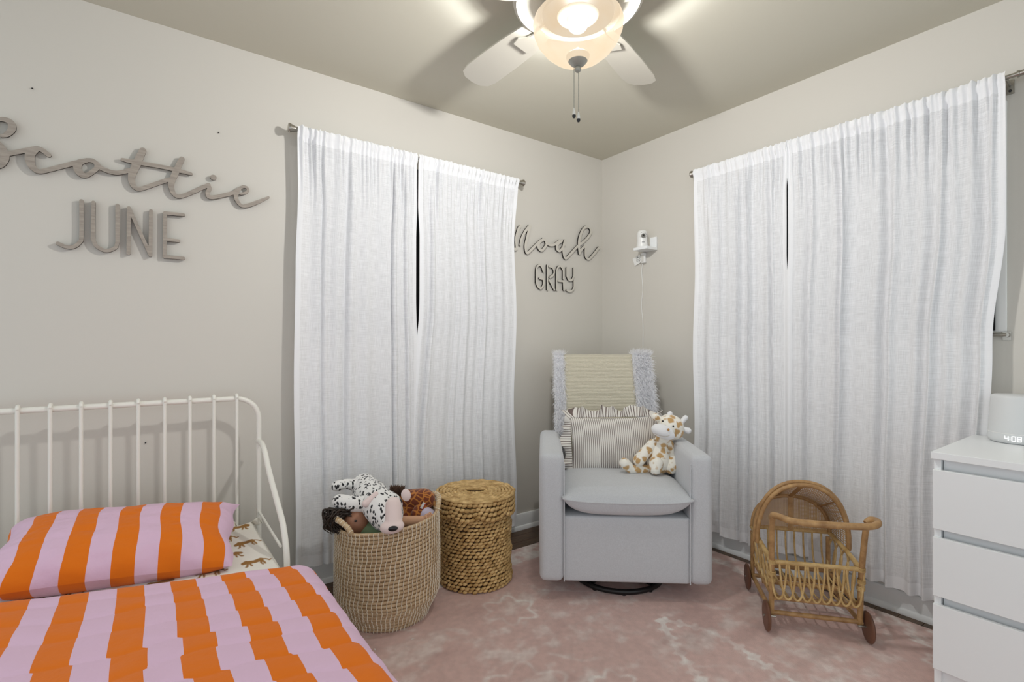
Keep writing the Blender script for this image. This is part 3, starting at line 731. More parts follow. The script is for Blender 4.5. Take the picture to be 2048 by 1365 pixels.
sbox(.278, .375, 0, .64, .095, .662, .028, .004).build('armrest', m_linen, chair, ang=180)
sbox(-.270, .280, .012, .70, .096, .385, .012, .003).build('seat_base', m_linen, chair, ang=180)
for x in (-.267, .277):
    MB().tube([(x, -.003 if 0 else .004, z) for z in np.linspace(.10, .62, 12)], .0028, 6).build('arm_seam', m_linen, chair)
# seat cushion: knife-edge pillow with a bulging front
nu, nv = 60, 50
u = np.linspace(-1, 1, nu)[:, None]*np.ones(nv); v = np.linspace(-1, 1, nv)[None, :]*np.ones((nu, 1))
def cush(sg, th, p=2.4):
    prof = (1-np.abs(u)**5)**.55*(1-np.abs(v)**6)**.5
    x = .005+u*.278*(1-.03*(v < 0)*(1-np.abs(u))*0)-.0*u; fr = .272*(1+.035*(1-u*u)*(v < 0)*(-v))
    y = .255+v*fr
    zz = .462+.012*(v+1)*.5+sg*th*prof+.008*np.abs(u)**6*(v < 0)-.006*(1-u*u)*(v < -.8)
    if sg > 0: zz = zz+.003*fbm(u*3+4, v*3, 7)*prof
    else: y = y-.012*prof*(v < -.5)
    return np.stack([x, y, zz], -1)
seat = MB().grid(cush(1, .052)).grid(cush(-1, .078)[:, ::-1]).build('seat_cushion', m_linen, chair, ang=180)
e = [];
G = cush(1, 0.0)
for i in range(nu): e.append(G[i, 0])
for j in range(nv): e.append(G[-1, j])
for i in range(nu): e.append(G[-1-i, -1])
for j in range(nv): e.append(G[0, -1-j])
MB().tube([tuple(p) for p in e[::2]], .0045, 8, closed=True).build('piping', m_linen, seat)
# backrest, reclined
T = Matrix.Translation((0, .50, .418)) @ Matrix.Rotation(math.radians(-21), 4, 'X')
bk = sbox(-.272, .272, 0, .15, 0, .70, .045, .012, 12); bk.v = [tuple(T @ Vector((x*(1-.03*z), y, z))) for x, y, z in bk.v]; bk.build('backrest', m_linen, chair, ang=180)
T2 = T @ Matrix.Translation((0, .11, -.02)); b2 = sbox(-.29, .29, 0, .06, 0, .70, .02, .0, 6); b2.v = [tuple(T2 @ Vector(q_)) for q_ in b2.v]; b2.build('back_shell', m_linen, chair, ang=180)
MB().tube([tuple(T @ Vector(p)) for p in ((-.272, .02, 0), (-.273, .015, .35), (-.262, .02, .67), (-.23, .02, .702), (.23, .02, .702), (.262, .02, .67), (.273, .015, .35), (.272, .02, 0))], .004, 8).build('back_piping', m_linen, chair)
ring = [(.005+.215*math.cos(a), .30+.215*math.sin(a), .022) for a in np.linspace(0, 2*PI, 49)[:-1]]
MB().tube(ring, .012, 10, closed=True).build('base_ring', m_gum, chair)
mb = MB()
for a in (.785, 2.356): c, s_ = math.cos(a)*.2, math.sin(a)*.2; mb.tube([(.005-c, .30-s_, .03), (.005+c, .30+s_, .03)], .012, 8)
mb.lathe([(.001, .03), (.06, .03), (.06, .094), (.001, .094)], 24, (.005, .30, 0)); mb.build('swivel', m_gum, chair)
for a in (-2.2, -1.57, -.95, 1.2, 2.4): MB().lathe([(.001, .002 if 0 else -.0), (.011, 0), (.011, .012), (.001, .012)], 12, (.005+.215*math.cos(a), .30+.215*math.sin(a), .0092)).build('glide_foot', m_gum, chair)

# throw over the backrest (world axes of the chair kept by parenting to its own empty)
throw = thing('throw_blanket', 'beige ribbed throw with white fur trim over the armchair back', 'blanket', CH, CR)
def bpath(t):          # t metres along: up the front of the back, over the top, down behind
    pts = [(-.014, .10), (-.0175, .30), (-.0185, .50), (-.015, .64), (.0, .702), (.03, .722), (.08, .727), (.15, .722), (.185, .70), (.194, .6), (.196, .35)]
    P = [Vector((0, y, z)) for y, z in pts]; L = [0]
    for i in range(1, len(P)): L.append(L[-1]+(P[i]-P[i-1]).length)
    t = max(0, min(t, L[-1]))
    for i in range(1, len(P)):
        if t <= L[i]: k_ = (t-L[i-1])/(L[i]-L[i-1]); return P[i-1].lerp(P[i], k_)
    return P[-1]
BL = 1.28
def bgrid(xa, xb, n, m_, lift=0):
    A = np.zeros((n, m_, 3)); U = np.zeros((n, m_, 2))
    for i in range(n):
        for j in range(m_):
            t = BL*j/(m_-1); x = xa+(xb-xa)*i/(n-1)+.006*math.sin(t*9); p = bpath(t); 
            nrm = .003*math.sin(x*30+t*5)+lift; p = Vector((x, p.y-nrm if t < .65 else p.y, p.z+(abs(nrm) if .6 < t < .85 else 0)))
            A[i, j] = T @ p; U[i, j] = (x, t)
    return A, U
A, U = bgrid(-.237, .165, 24, 90); MB().grid(A, U).build('knit_panel', m_knit, throw, ang=180, solid=.006)
for (xa, xb, cnt, ln) in ((-.29, -.232, 4200, .034), (.160, .262, 9000, .042)):
    A, U = bgrid(xa, xb, 8, 80, .004); fb = MB().grid(A, U).build('fur_trim', m_fur, throw, ang=180, solid=.004)
    fb['label'] = 'white faux fur band'
    st = MB(); rf = random.Random(5)
    for k in range(cnt):
        x = rf.uniform(xa, xb); t = rf.uniform(0.05, 1.0); p = bpath(t); p2 = bpath(t+.01); tg = (p2-p).normalized() if (p2-p).length > 0 else Vector((0, 0, 1)); nr = Vector((0, -tg.z, tg.y))
        p = Vector((x, p.y, p.z))+nr*.005
        l = ln*rf.uniform(.6, 1.1); d = (nr*.7+Vector((rf.gauss(.0, .5)+(.35 if x > 0 else -.3)*(abs(x-(xa+xb)/2)/(xb-xa)*2), 0, 0))+tg*rf.gauss(-.3, .45)).normalized()
        w_ = Vector((rf.gauss(0, 1), rf.gauss(0, 1), rf.gauss(0, 1))).cross(d).normalized()*.0016
        b_ = len(st.v); mid = p+d*l*.5; tip = p+d*l-tg*l*.35
        for q_ in (p-w_, p+w_, mid+w_*.8, mid-w_*.8, tip): st.v.append(tuple(T @ q_))
        st.f += [(b_, b_+1, b_+2, b_+3), (b_+3, b_+2, b_+4)]; st.m += [0, 0]
    f_ = st.build('fur_strands', m_fur, fb, ang=180); f_['kind'] = 'stuff'

# striped ruffled lumbar pillow, leaning on the back
TP = Matrix.Translation((.012, .345, .500)) @ Matrix.Rotation(math.radians(-19), 4, 'X') @ Matrix.Rotation(math.radians(-1.5), 4, 'Y')
pil = thing('ruffled_pillow', 'ticking striped lumbar pillow with a ruffled edge on the armchair', 'pillow', CH, CR)
PWd, PHt = .225, .14
nu, nv = 60, 40
u = np.linspace(-1, 1, nu)[:, None]*np.ones(nv); v = np.linspace(-1, 1, nv)[None, :]*np.ones((nu, 1))
def pgrid(sg):
    th = .062*(1-np.abs(u)**3)**.6*(1-np.abs(v)**3)**.6
    x = u*PWd*(1-.05*(1-v*v)*0)*(1-.04*(1-np.abs(v)**2)); z = PHt+v*PHt*(1-.06*(1-np.abs(u)**2))
    y = sg*th+.002*np.sin(u*9)*th/.06
    G = np.stack([x, y, z], -1); sh_ = G.shape; H_ = np.array(TP)
    return (G.reshape(-1, 3) @ H_[:3, :3].T+H_[:3, 3]).reshape(sh_), np.stack([u*PWd*1.04, v*PHt], -1)
g1, u1 = pgrid(-1); g2, u2 = pgrid(1)
MB().grid(g1, u1).grid(g2[:, ::-1], u2[:, ::-1]).build('pillow_body', m_tick, pil, ang=180)
def ruffle(amp=.023, wd=.050):
    per = []
    for t in np.linspace(-1, 1, 90): per.append((t*PWd*.985, PHt+PHt*.985*-1, 0, -1))
    for t in np.linspace(-1, 1, 56): per.append((PWd*.985, PHt+t*PHt*.985, 1, 0))
    for t in np.linspace(1, -1, 90): per.append((t*PWd*.985, 2*PHt*.993, 0, 1))
    for t in np.linspace(1, -1, 56): per.append((-PWd*.985, PHt+t*PHt*.985, -1, 0))
    N = len(per); rows = 7; A = np.zeros((N+1, rows, 3)); U = np.zeros((N+1, rows, 2)); L = 0
    for i in range(N+1):
        x, z, nx_, nz_ = per[i % N]
        # soften corners
        c = Vector((x/PWd, (z-PHt)/PHt)); nn = Vector((nx_, nz_))
        if abs(c.x) > .86 and abs(c.y) > .86: nn = Vector((math.copysign(1, c.x), math.copysign(1, c.y))).normalized()
        ph = i*.42+1.2*math.sin(i*.13)+.7*math.sin(i*.31)
        for j in range(rows):
            q_ = j/(rows-1); ww = wd*(1+.25*math.sin(i*.2)); 
            if nz_ == -1: ww *= .35
            P_ = Vector((x+nn.x*ww*q_+.008*q_*math.cos(ph*1.0), amp*q_*math.sin(ph)*(1.0), z+nn.y*ww*q_*(1-.15*math.cos(ph))))
            A[i, j] = TP @ P_; U[i, j] = (i*.0042+q_*.004*math.sin(ph), q_*wd)
    return A, U
A, U = ruffle(); MB().grid(A, U).build('ruffle', m_tick, pil, ang=180, solid=.001)

# ---------------------------------------------------------------- plush giraffe
def blobs(name, m_, parent, base, caps_=(), ells=(), vox=.006, sm=6):
    mb = MB()
    for c in caps_: mb.caps(c[0]-base, c[1]-base, c[2], c[3] if len(c) > 3 else None, n=14)
    for c in ells: mb.ell(c[0]-base, c[1], c[2] if len(c) > 2 else None, nu=22, nv=14)
    return mb.build(name, m_, parent, remesh=vox, smooth=sm, ang=180)
VR = Matrix.Rotation(AZ-PI/2, 3, 'Z')            # axes: x right in view, y away, z up
def vrot(deg): return VR @ Matrix.Rotation(math.radians(deg), 3, 'Y')
gb = W(1318, 948, d=2.46)
g = thing('giraffe_plush', 'cream toy giraffe with tan patches and white muzzle sitting in the armchair', 'stuffed toy', gb)
blobs('body', m_giraffe, g, gb, [(W(1322, 882, 2.50), W(1318, 903, 2.49), .034, .052), (W(1318, 903, 2.49), W(1317, 926, 2.47), .052, .058)])
blobs('head', m_giraffe, g, gb, [(W(1322, 884, 2.50), W(1332, 868, 2.50), .034, .045)], [(W(1341, 852, 2.50), (.066, .058, .056), vrot(22)), (W(1349, 862, 2.5), (.045, .05, .045), vrot(22))])
mz = blobs('muzzle', m_felt, g, gb, [], [(W(1325, 863, 2.435), (.056, .040, .034), vrot(20)), (W(1330, 868, 2.435), (.050, .036, .028), vrot(18))], .004)
MB().tube([tuple(p_-gb) for p_ in catmull([W(1308, 867, 2.405), W(1320, 872, 2.388), W(1334, 873.5, 2.394), W(1344, 868, 2.41)], 6)], .0009, 5).build('mouth_stitch', m_beige, mz)
MB().ell(W(1337, 860, 2.395)-gb, (.0055, .004, .0065), VR).build('nostril', m_tan, mz)
for (x, y_) in ((1325.5, 843), (1346.5, 853)): MB().ell(W(x, y_, 2.443)-gb, (.0048, .004, .0048)).build('eye', m_dark, g)
for a_, b_ in (((1336, 838), (1340, 828)), ((1362, 846), (1371, 836))): blobs('horn', m_felt, g, gb, [(W(*a_, 2.50), W(*b_, 2.50), .0125, .0135)], vox=.004, sm=3)
blobs('ear', m_giraffe, g, gb, [(W(1322, 840, 2.5), W(1310, 834, 2.49), .014, .019)], vox=.004)
blobs('ear', m_felt, g, gb, [(W(1365, 858, 2.51), W(1376, 862, 2.5), .012, .017)], vox=.004)
blobs('arm', m_giraffe, g, gb, [(W(1306, 888, 2.49), W(1291, 905, 2.46), .026, .028), (W(1291, 905, 2.46), W(1278, 921, 2.44), .028, .030)], vox=.005)
blobs('arm', m_giraffe, g, gb, [(W(1338, 888, 2.5), W(1347, 908, 2.48), .022, .026), (W(1347, 908, 2.48), W(1342, 936, 2.44), .026, .032)], vox=.005)
blobs('leg', m_giraffe, g, gb, [(W(1306, 938, 2.46), W(1264, 939, 2.44), .021, .021), (W(1262, 939, 2.44), W(1249, 927, 2.43), .023, .027)], vox=.005)
blobs('leg', m_giraffe, g, gb, [(W(1316, 932, 2.46), W(1312, 928, 2.41), .034, .034), (W(1312, 928, 2.41), W(1311, 938, 2.40), .034, .03)], vox=.005)

# ================================================================ COILED TOY BASKET
BC = Vector((-1.772, -.452, .009)); SR = AZ-PI/2
bsk = thing('toy_basket', 'open coiled seagrass basket with white stitching and loop handles', 'basket', BC, SR)
def brad(z):
    t = z/.40; return .160+.048*float(sst(-.02, .30, t))-.004*float(sst(.6, 1, t))
NB = 27; stitch = MB(); hgt = .405
def bp(r, a, z): 
    x, y = r*math.cos(a), r*math.sin(a); return Vector((x, y, z+.10*x*(z/hgt)**1.5))
coil_mats = m_coil
for k in range(NB+1):
    z = .008+k*(hgt-.012)/NB; r = brad(z)
    P = [tuple(bp(r+.0012*math.sin(a*9+k), a, z)) for a in np.linspace(0, 2*PI, 73)[:-1]]
    MB().tube(P, .0072, 8, closed=True).build('coil', coil_mats, bsk, ang=180)
    ns = 72
    for q_ in range(ns):
        a = 2*PI*q_/ns+.012*math.sin(k*1.3)+k*.006
        o_ = bp(r+.0088, a-.002, z-.0075); o1 = bp(r+.0108, a, z); o2 = bp(r+.0088, a+.006, z+.0075)
        stitch.tube([o_, o1, o2], .0016, 4, cap=False)
stb = stitch.build('stitching', m_stitch, bsk, ang=180); stb['kind'] = 'stuff'
MB().lathe([(.001, .004), (.13, .004), (.15, .008)], 48).build('basket_bottom', m_coil, bsk)
MB().lathe([(brad(z)-.004, z) for z in np.linspace(.01, .38, 12)], 48).build('groove_shade_sheet', m_hyacd, bsk)  # added dark sheet, its colour puts shade into the gaps between coils
def bhandle(a0, a1, h_):
    P = []
    for t in np.linspace(0, 1, 15): a = a0+(a1-a0)*t; P.append(bp(brad(.4)+.004+.012*math.sin(PI*t), a, hgt-.004+h_*min(1, math.sin(PI*t)**.55)))
    hd = MB().tube(P, .0105, 10).build('handle', m_coil, bsk, ang=180); w_ = MB()
    for t in np.linspace(.03, .97, 15):
        i = t*14; i0 = int(i); c = P[i0].lerp(P[min(i0+1, 14)], i-i0); tg = (P[min(i0+1, 14)]-P[max(i0-0, 0)]); tg = tg.normalized() if tg.length else Vector((1, 0, 0))
        s1 = tg.orthogonal().normalized(); s2 = tg.cross(s1)
        w_.tube([tuple(c+tg*(.004*math.sin(b_))+s1*(.0112*math.cos(b_))+s2*(.0112*math.sin(b_))) for b_ in np.linspace(0, 2*PI, 13)[:-1]], .0013, 4, closed=True)
    w_.build('handle_wrap', m_stitch, hd, ang=180)
bhandle(math.radians(183), math.radians(243), .06); bhandle(math.radians(3), math.radians(62), .04)

# spotted dog toy
db_ = W(745, 1030, d=2.10)
g = thing('spotted_dog_plush', 'white toy dog with black dashes sprawled on top of the coiled basket', 'stuffed toy', db_)
blobs('body', m_dal, g, db_, [(W(728, 972, 2.28), W(742, 995, 2.20), .056, .075), (W(742, 995, 2.20), W(752, 1012, 2.12), .078, .070)], [], .007)
blobs('head', m_dal, g, db_, [(W(758, 1010, 2.06), W(772, 1028, 2.03), .070, .070), (W(772, 1028, 2.02), W(780, 1044, 1.99), .066, .050)], [(W(768, 1008, 2.06), (.078, .065, .055), vrot(15))], .006)
hd = blobs('muzzle', m_pink, g, db_, [(W(787, 1010, 1.985), W(787, 1048, 1.955), .031, .034)], [(W(784, 1054, 1.945), (.048, .035, .026), vrot(-8))], .004)
nz = MB(); 
for i, (x, y_) in enumerate(((772, 1057), (800, 1052), (798, 1061), (786, 1065))): pass
nz.ell(W(786, 1058, 1.912)-db_, (.019, .008, .010), vrot(-8)); nz.build('nose', m_dark, g)
for x, y_, d_ in ((761.5, 1027, 1.975), (801, 1003, 1.995)): MB().ell(W(x, y_, d_)-db_, (.0075, .006, .0075)).build('eye', m_dark, g)
blobs('ear', m_pink, g, db_, [(W(752, 988, 2.02), W(731, 1008, 2.0), .010, .015)], vox=.004, sm=3)
blobs('ear', m_pink, g, db_, [], [(W(812, 991, 2.05), (.021, .010, .026), vrot(-10))], vox=.004, sm=3)
blobs('front_leg', m_dal, g, db_, [(W(740, 1010, 2.08), W(708, 1008, 2.05), .036, .034), (W(708, 1008, 2.05), W(678, 1003, 2.05), .032, .029)], vox=.006)
blobs('hind_leg', m_dal, g, db_, [(W(718, 972, 2.26), W(692, 968, 2.22), .030, .022), (W(692, 968, 2.22), W(673, 973, 2.2), .022, .024)], vox=.006)
# brown haired doll
dd = W(712, 1045, d=2.06)
g = thing('doll', 'doll with long dark brown hair and sage green top in the coiled basket', 'doll', dd)
blobs('head', m_skind, g, dd, [], [(W(713, 1046, 2.055), (.052, .05, .056), VR)], .005)
MB().ell(W(711.5, 1043, 2.000)-dd, (.006, .004, .004)).build('eye', m_dark, g)
blobs('body', m_green, g, dd, [(W(735, 1064, 2.06), W(775, 1078, 2.05), .045, .05)], [], .006)
hr = blobs('hair', m_hair, g, dd, [(W(705, 1026, 2.075), W(680, 1030, 2.06), .040, .034), (W(680, 1030, 2.06), W(664, 1048, 2.03), .030, .026), (W(700, 1040, 2.10), W(690, 1060, 2.09), .045, .03)], [], .005)
lk = MB(); rr_ = random.Random(3)
for k in range(60):
    a0 = W(690+rr_.uniform(-15, 22), 1020+rr_.uniform(-5, 14), d=2.03+rr_.uniform(-.02, .05)); a1 = W(664+rr_.uniform(-14, 14), 1026+rr_.uniform(-8, 14), d=2.02+rr_.uniform(-.02, .04))
    a2 = W(658+rr_.uniform(-12, 14), 1048+rr_.uniform(-8, 10), d=2.0+rr_.uniform(0, .04)); a3 = W(672+rr_.uniform(-12, 16), 1066+rr_.uniform(-10, 5), d=2.0+rr_.uniform(0, .04))
    lk.tube([tuple(p_-dd) for p_ in catmull([a0, a1, a2, a3], 5)], [.003, .0035, .003, .0008], 5)
lk.build('curls', m_hair, hr, ang=180)
# bare vinyl doll limb
dl = W(835, 1048, d=2.10)
g = thing('baby_doll', 'peach vinyl doll with an arm lying along the basket rim', 'doll', dl)
blobs('body', m_skin, g, dl, [(W(800, 1062, 2.1), W(775, 1080, 2.1), .035, .05)], [], .006)
blobs('arm', m_skin, g, dl, [(W(800, 1045, 2.08), W(846, 1042, 2.08), .026, .021)], [], .005)
hn = blobs('hand', m_skin, g, dl, [(W(848, 1042, 2.08), W(856, 1034, 2.08), .017, .015)], [], .004)
for k in range(5):
    t = (k-2)/2; MB().caps(W(856+t*3, 1035+abs(t)*2, 2.075+t*.012)-dl, W(860+t*4-(3 if k == 0 else 0), 1026+abs(t)*4+(5 if k == 0 else 0), 2.075+t*.016)-dl, .0048, .004, n=8).build('finger', m_skin, hn)
# russet giraffe
rg = W(840, 1010, d=2.26)
g = thing('russet_giraffe_plush', 'russet and orange patched toy giraffe at the back of the coiled basket', 'stuffed toy', rg)
blobs('body', m_brg, g, rg, [(W(815, 1003, 2.26), W(848, 1000, 2.24), .052, .050), (W(820, 1020, 2.24), W(815, 1050, 2.22), .045, .05)], [], .006)
blobs('leg', m_brg, g, rg, [(W(846, 1012, 2.22), W(832, 1030, 2.18), .032, .024)], [], .005)
blobs('tail', m_tan, g, rg, [(W(860, 1000, 2.25), W(870, 1008, 2.23), .010, .011), (W(870, 1008, 2.23), W(873, 1012, 2.22), .012, .010)], [], .004, 3)
mn = MB(); rr_ = random.Random(8)
for k in range(700):
    p_ = W(795+rr_.uniform(-14, 14), 980+rr_.uniform(-5, 6)+abs(rr_.gauss(0, 1)), d=2.24+rr_.uniform(-.02, .02)); d_ = Vector((rr_.gauss(0, .4), rr_.gauss(0, .4), 1)).normalized()
    mn.tube([tuple(p_-rg-d_*.012), tuple(p_-rg+d_*rr_.uniform(.006, .016))], [.0016, .0005], 3)
mn.ell(W(797, 986, 2.25)-rg, (.036, .02, .022), VR); mm_ = mn.build('mane', m_mane, g, ang=180); mm_['kind'] = 'stuff'
tg_ = MB().box(-.007, .007, -.001, .001, -.014, .014, T=Matrix.Translation(W(846, 1012, 2.18)-rg) @ (VR.to_4x4()) @ Matrix.Rotation(.5, 4, 'Y')).build('cloth_tag', m_pl, g); tg_['label'] = 'white cloth tag'
MB().box(.004, .008, -.0015, .0015, -.014, .014, T=Matrix.Translation(W(846, 1012, 2.18)-rg) @ (VR.to_4x4()) @ Matrix.Rotation(.5, 4, 'Y')).build('tag_stripe', m_red, tg_)
ll = W(855, 1035, d=2.2); g = thing('lilac_plush', 'fluffy lilac and pale blue toy tucked under the doll arm', 'stuffed toy', ll)
blobs('body', m_lilac, g, ll, [(W(850, 1030, 2.2), W(862, 1036, 2.2), .036, .034), (W(845, 1040, 2.2), W(830, 1070, 2.15), .04, .04)], [], .006)
blobs('paw', m_blue, g, ll, [(W(826, 1062, 2.06), W(842, 1059, 2.07), .022, .020)], [], .005)

# ================================================================ LIDDED BASKET
LC = Vector((-1.305, -.405, .009)); hb = thing('lidded_basket', 'round lidded water hyacinth basket with a scalloped lid', 'basket', LC, SR)
rh = random.Random(4)
MB().lathe([(.001, .0), (.155, .0), (.162, .02), (.165, .2), (.162, .39), (.001, .40)], 40).build('inner_core', m_hyacd, hb)
def bead(mb, r, a, z, la, lz, th, tilt):
    c = Vector((r*math.cos(a), r*math.sin(a), z)); R_ = Matrix.Rotation(a+PI/2, 3, 'Z') @ Matrix.Rotation(tilt, 3, 'Y'); mb.ell(c, (la, th, lz), R_, nu=8, nv=6)
rows = 25
for k in range(rows):
    z = .010+k*.0155; mb = MB(); n = 46; r = .168+.003*math.sin(k*.9)+(.004 if k < 2 else 0)-.004*(k > 21)
    for q_ in range(n):
        a = 2*PI*(q_+.5*(k % 2))/n; bead(mb, r+rh.uniform(-.002, .002), a+rh.uniform(-.01, .01), z+rh.uniform(-.002, .002), .0138*rh.uniform(.9, 1.1), .0072*rh.uniform(.85, 1.15), .0080, -.30+rh.uniform(-.12, .12))
    mb.build('braid_row', m_hyac, hb, ang=180)
lid = MB().lathe([(.001, .402), (.178, .402), (.18, .408), (.178, .414), (.001, .416)], 48).build('lid', m_hyacd, hb)
for k in range(4):
    mb = MB(); n = 50; z = .405-k*.0165
    for q_ in range(n):
        a = 2*PI*(q_+.5*(k % 2))/n
        dz = -.007*k*abs(math.sin(a*4.5))
        bead(mb, .186+rh.uniform(-.0015, .0015)+.001*k, a, z+dz, .0152, .0088, .0075, -.4+rh.uniform(-.1, .1))
    mb.build('lid_braid', m_hyac, lid, ang=180)
for k in range(10):
    r = .186-k*.0168; sx = 1.0; e_ = .06*(k/9)
    P = [((r+e_*.35*(1 if k else 0)*0+.0015*math.sin(a*11+k))*math.cos(a)*(1+.5*(k >= 8)), (r+.0015*math.sin(a*13+k*2))*math.sin(a), .419+.0015*math.sin(a*23+k)) for a in np.linspace(0, 2*PI, 97)[:-1]]
    if r > .01:
        mb = MB().tube(P, [.0085+.0014*math.sin(i*.9+k) for i in range(96)], 7, closed=True, flat=.8)
        mb.build('lid_coil', m_hyac, lid, ang=180)
MB().tube([(x, y_, .430) for x, y_ in [(.045*math.cos(a), .012*math.sin(a)) for a in np.linspace(0, 2*PI, 25)[:-1]]], .005, 8, closed=True).build('lid_grip', m_hyac, lid, ang=180)

# ================================================================ RATTAN DOLL PRAM   (x across, y towards the hood)
PR = Vector((-.514, -1.620, .009)); pram = thing('doll_pram', 'honey rattan toy doll pram with a caned hood and wooden wheels', 'toy pram', PR, math.radians(-50))
hw = .156; Lp = .36; zr = .272; zf = .125
C3 = lambda pts, n=6: [tuple(p_) for p_ in catmull(pts, n)]
for s_ in (-1, 1):
    x = s_*hw
    MB().tube(C3([(x*1.0, .03, .055), (x, .025, .16), (x*1.01, .018, .27), (x*1.03, .0, .40), (x*1.04, -.012, .452)]), .0105, 12).build('post', m_rattan, pram)
    MB().tube([(x, Lp, .055), (x, Lp, zr)], .0095, 12).build('post', m_rattan, pram)
    MB().tube([(x, .02, .066), (x, Lp+.02, .066)], .009, 12).build('lower_side_rail', m_rattan, pram)
    MB().tube(C3([(x, .02, zr), (x*1.03, Lp*.5, zr+.012), (x*1.02, Lp, zr+.02)]), .0095, 12).build('top_side_rail', m_rattanl, pram)
    MB().tube([(x*.95, .02, zf), (x*.95, Lp, zf)], .008, 10).build('cradle_side_rail', m_rattan, pram)
    # oval loops along the side
    for k in range(5):
        yc = .055+k*.066; P = [(x*(1+.05*math.sin(a)), yc+.042*math.cos(a), (zr+zf)/2+.005+(zr-zf)/2*.97*math.sin(a)) for a in np.linspace(0, 2*PI, 25)[:-1]]
        MB().tube(P, .0042, 8, closed=True).build('side_loop', m_rattanl, pram)
MB().tube(C3([(-hw*1.04, -.012, .452), (-hw*1.03, -.022, .468), (-hw*.93, -.05, .472), (-hw*.72, -.075, .468), (-hw*.3, -.082, .466), (hw*.3, -.082, .466), (hw*.85, -.078, .468), (hw*1.12, -.062, .472), (hw*1.22, -.03, .475), (hw*1.15, -.004, .472), (hw*1.04, -.008, .458)]), .0125, 14).build('push_handle', m_rattan, pram)
for y_, z, nm in ((.03, .066, 'lower_cross_rail'), (Lp, .066, 'lower_cross_rail'), (.018, zr, 'top_cross_rail'), (Lp, zr+.02, 'top_cross_rail'), (.03, zf, 'cradle_cross_rail'), (Lp*.95, zf, 'cradle_cross_rail'), (Lp*.5, zf-.004, 'cradle_cross_rail')):
    MB().tube([(-hw, y_, z), (hw, y_, z)], .009, 12).build(nm, m_rattan if z < .2 else m_rattanl, pram)
# U loops across the near end, overlapping
for k in range(9):
    xc = -hw*.86+k*hw*.215; w_ = .030
    P = C3([(xc-w_, .014, zr), (xc-w_*.85, .010, zr-.06), (xc-w_*.5, .008, zf+.025), (xc, .008, zf+.006), (xc+w_*.5, .008, zf+.025), (xc+w_*.85, .010, zr-.06), (xc+w_, .014, zr)], 5)
    MB().tube(P, .0040, 8).build('end_loop', m_rattanl, pram)
# long spindles: down from the rear rail, curving forward along the cradle floor
for k in range(8):
    x = -hw*.82+k*hw*1.64/7
    MB().tube(C3([(x, Lp, zr+.02), (x, Lp*.98, .21), (x, Lp*.9, .150), (x, Lp*.72, .128), (x, Lp*.4, .122), (x, .03, .128)]), .0040, 8).build('spindle', m_rattanl, pram)
# cane bindings
for s_ in (-1, 1):
    for (y_, z) in ((.018, zr-.045), (.022, .20), (.018, zr)):
        for j in range(4):
            P = [(s_*hw+.0125*math.cos(a), y_+.0125*math.sin(a), z-.006+j*.004) for a in np.linspace(0, 2*PI, 17)[:-1]]
            MB().tube(P, .0022, 5, closed=True).build('binding', m_rattanl, pram)
# hood
def arch(y0, y1, w_, zb, zt, n=25, p=1.0):
    out = []
    for a in np.linspace(0, PI, n):
        c, s_ = math.cos(a), math.sin(a); out.append((-w_*math.copysign(abs(c)**.9, c), y0+(y1-y0)*s_, zb+(zt-zb)*s_**.85))
    return out
a1 = arch(.185, .165, hw*1.12, zr+.01, .545); a2 = arch(.20, .185, hw*1.16, zr+.012, .553); a3 = arch(Lp*.97, Lp*.99, hw*1.02, zr+.02, .445)
hood = MB().tube(a1, .0085, 12).build('hood', m_rattan, pram)
MB().tube(a2, .0095, 12).build('hood_outer_hoop', m_rattan, hood); MB().tube(a3, .009, 12).build('hood_rear_hoop', m_rattan, hood)
st = MB(); n = 97; A1 = arch(.19, .175, hw*1.12, zr+.012, .545, n); A3 = arch(Lp*.97, Lp*.99, hw*1.02, zr+.022, .445, n)
for i in range(1, n-1):
    st.tube([A1[i], A3[i]], .0019, 4)
for t in (.12, .25, .38, .5, .62, .75, .88):
    P = [Vector(A1[i]).lerp(Vector(A3[i]), t)+Vector((0, 0, .0015)) for i in range(0, n, 3)]; st.tube(P, .0012, 4)
o = st.build('hood_weave', m_cane, hood, ang=180); o['kind'] = 'stuff'
st = MB(); zb = zr+.02
def ztop(x): 
    c = min(1, abs(x)/(hw*1.02)); s_ = math.sqrt(max(0, 1-c**(2/.9))); return zb+(.445-zb)*s_**.85
x = -hw*.98
while x < hw*.98:
    st.box(x-.0016, x+.0016, Lp*.975, Lp*.98, zb, ztop(x)); x += .0062
z = zb+.006
while z < .44:
    xs = [q_ for q_ in np.linspace(0, hw*1.02, 200) if ztop(q_) >= z]
    if xs: st.box(-xs[-1], xs[-1], Lp*.98, Lp*.984, z-.0015, z+.0015)
    z += .0058
o = st.build('hood_rear_caning', m_cane, hood, flat=True); o['kind'] = 'stuff'
MB().box(-.010, .010, Lp*.965, Lp*.972, zb, ztop(0)).build('caning_slat', m_rattan, hood)
for t in (.5, .74):
    i = int(t*(n-1)); p0, p1 = Vector(A1[i]), Vector(A3[i]); MB().tube([tuple(p0-Vector((0, 0, .004))), tuple(p1-Vector((0, 0, .004)))], .009, 8, flat=.35).build('hood_slat', m_rattan, hood)
for (sx, y_) in ((-1, .012), (1, .012), (-1, Lp-.0), (1, Lp-.0)):
    xo = sx*(hw+.021)
    w_ = MB(); prof = [(.001, -.007), (.045, -.007), (.054, -.005), (.0575, 0), (.054, .005), (.045, .007), (.001, .007)]; n_ = 36; b0 = len(w_.v)
    w_.lathe(prof, n_); w_.v = [(xo+z_, y_+x_, .058+yy) for x_, yy, z_ in w_.v]
    wh = w_.build('wheel', m_wheel, pram, ang=50)
    MB().tube([(xo-sx*.034, y_, .058), (xo+sx*.011, y_, .058)], .0045, 10).build('axle', m_nickel, wh)

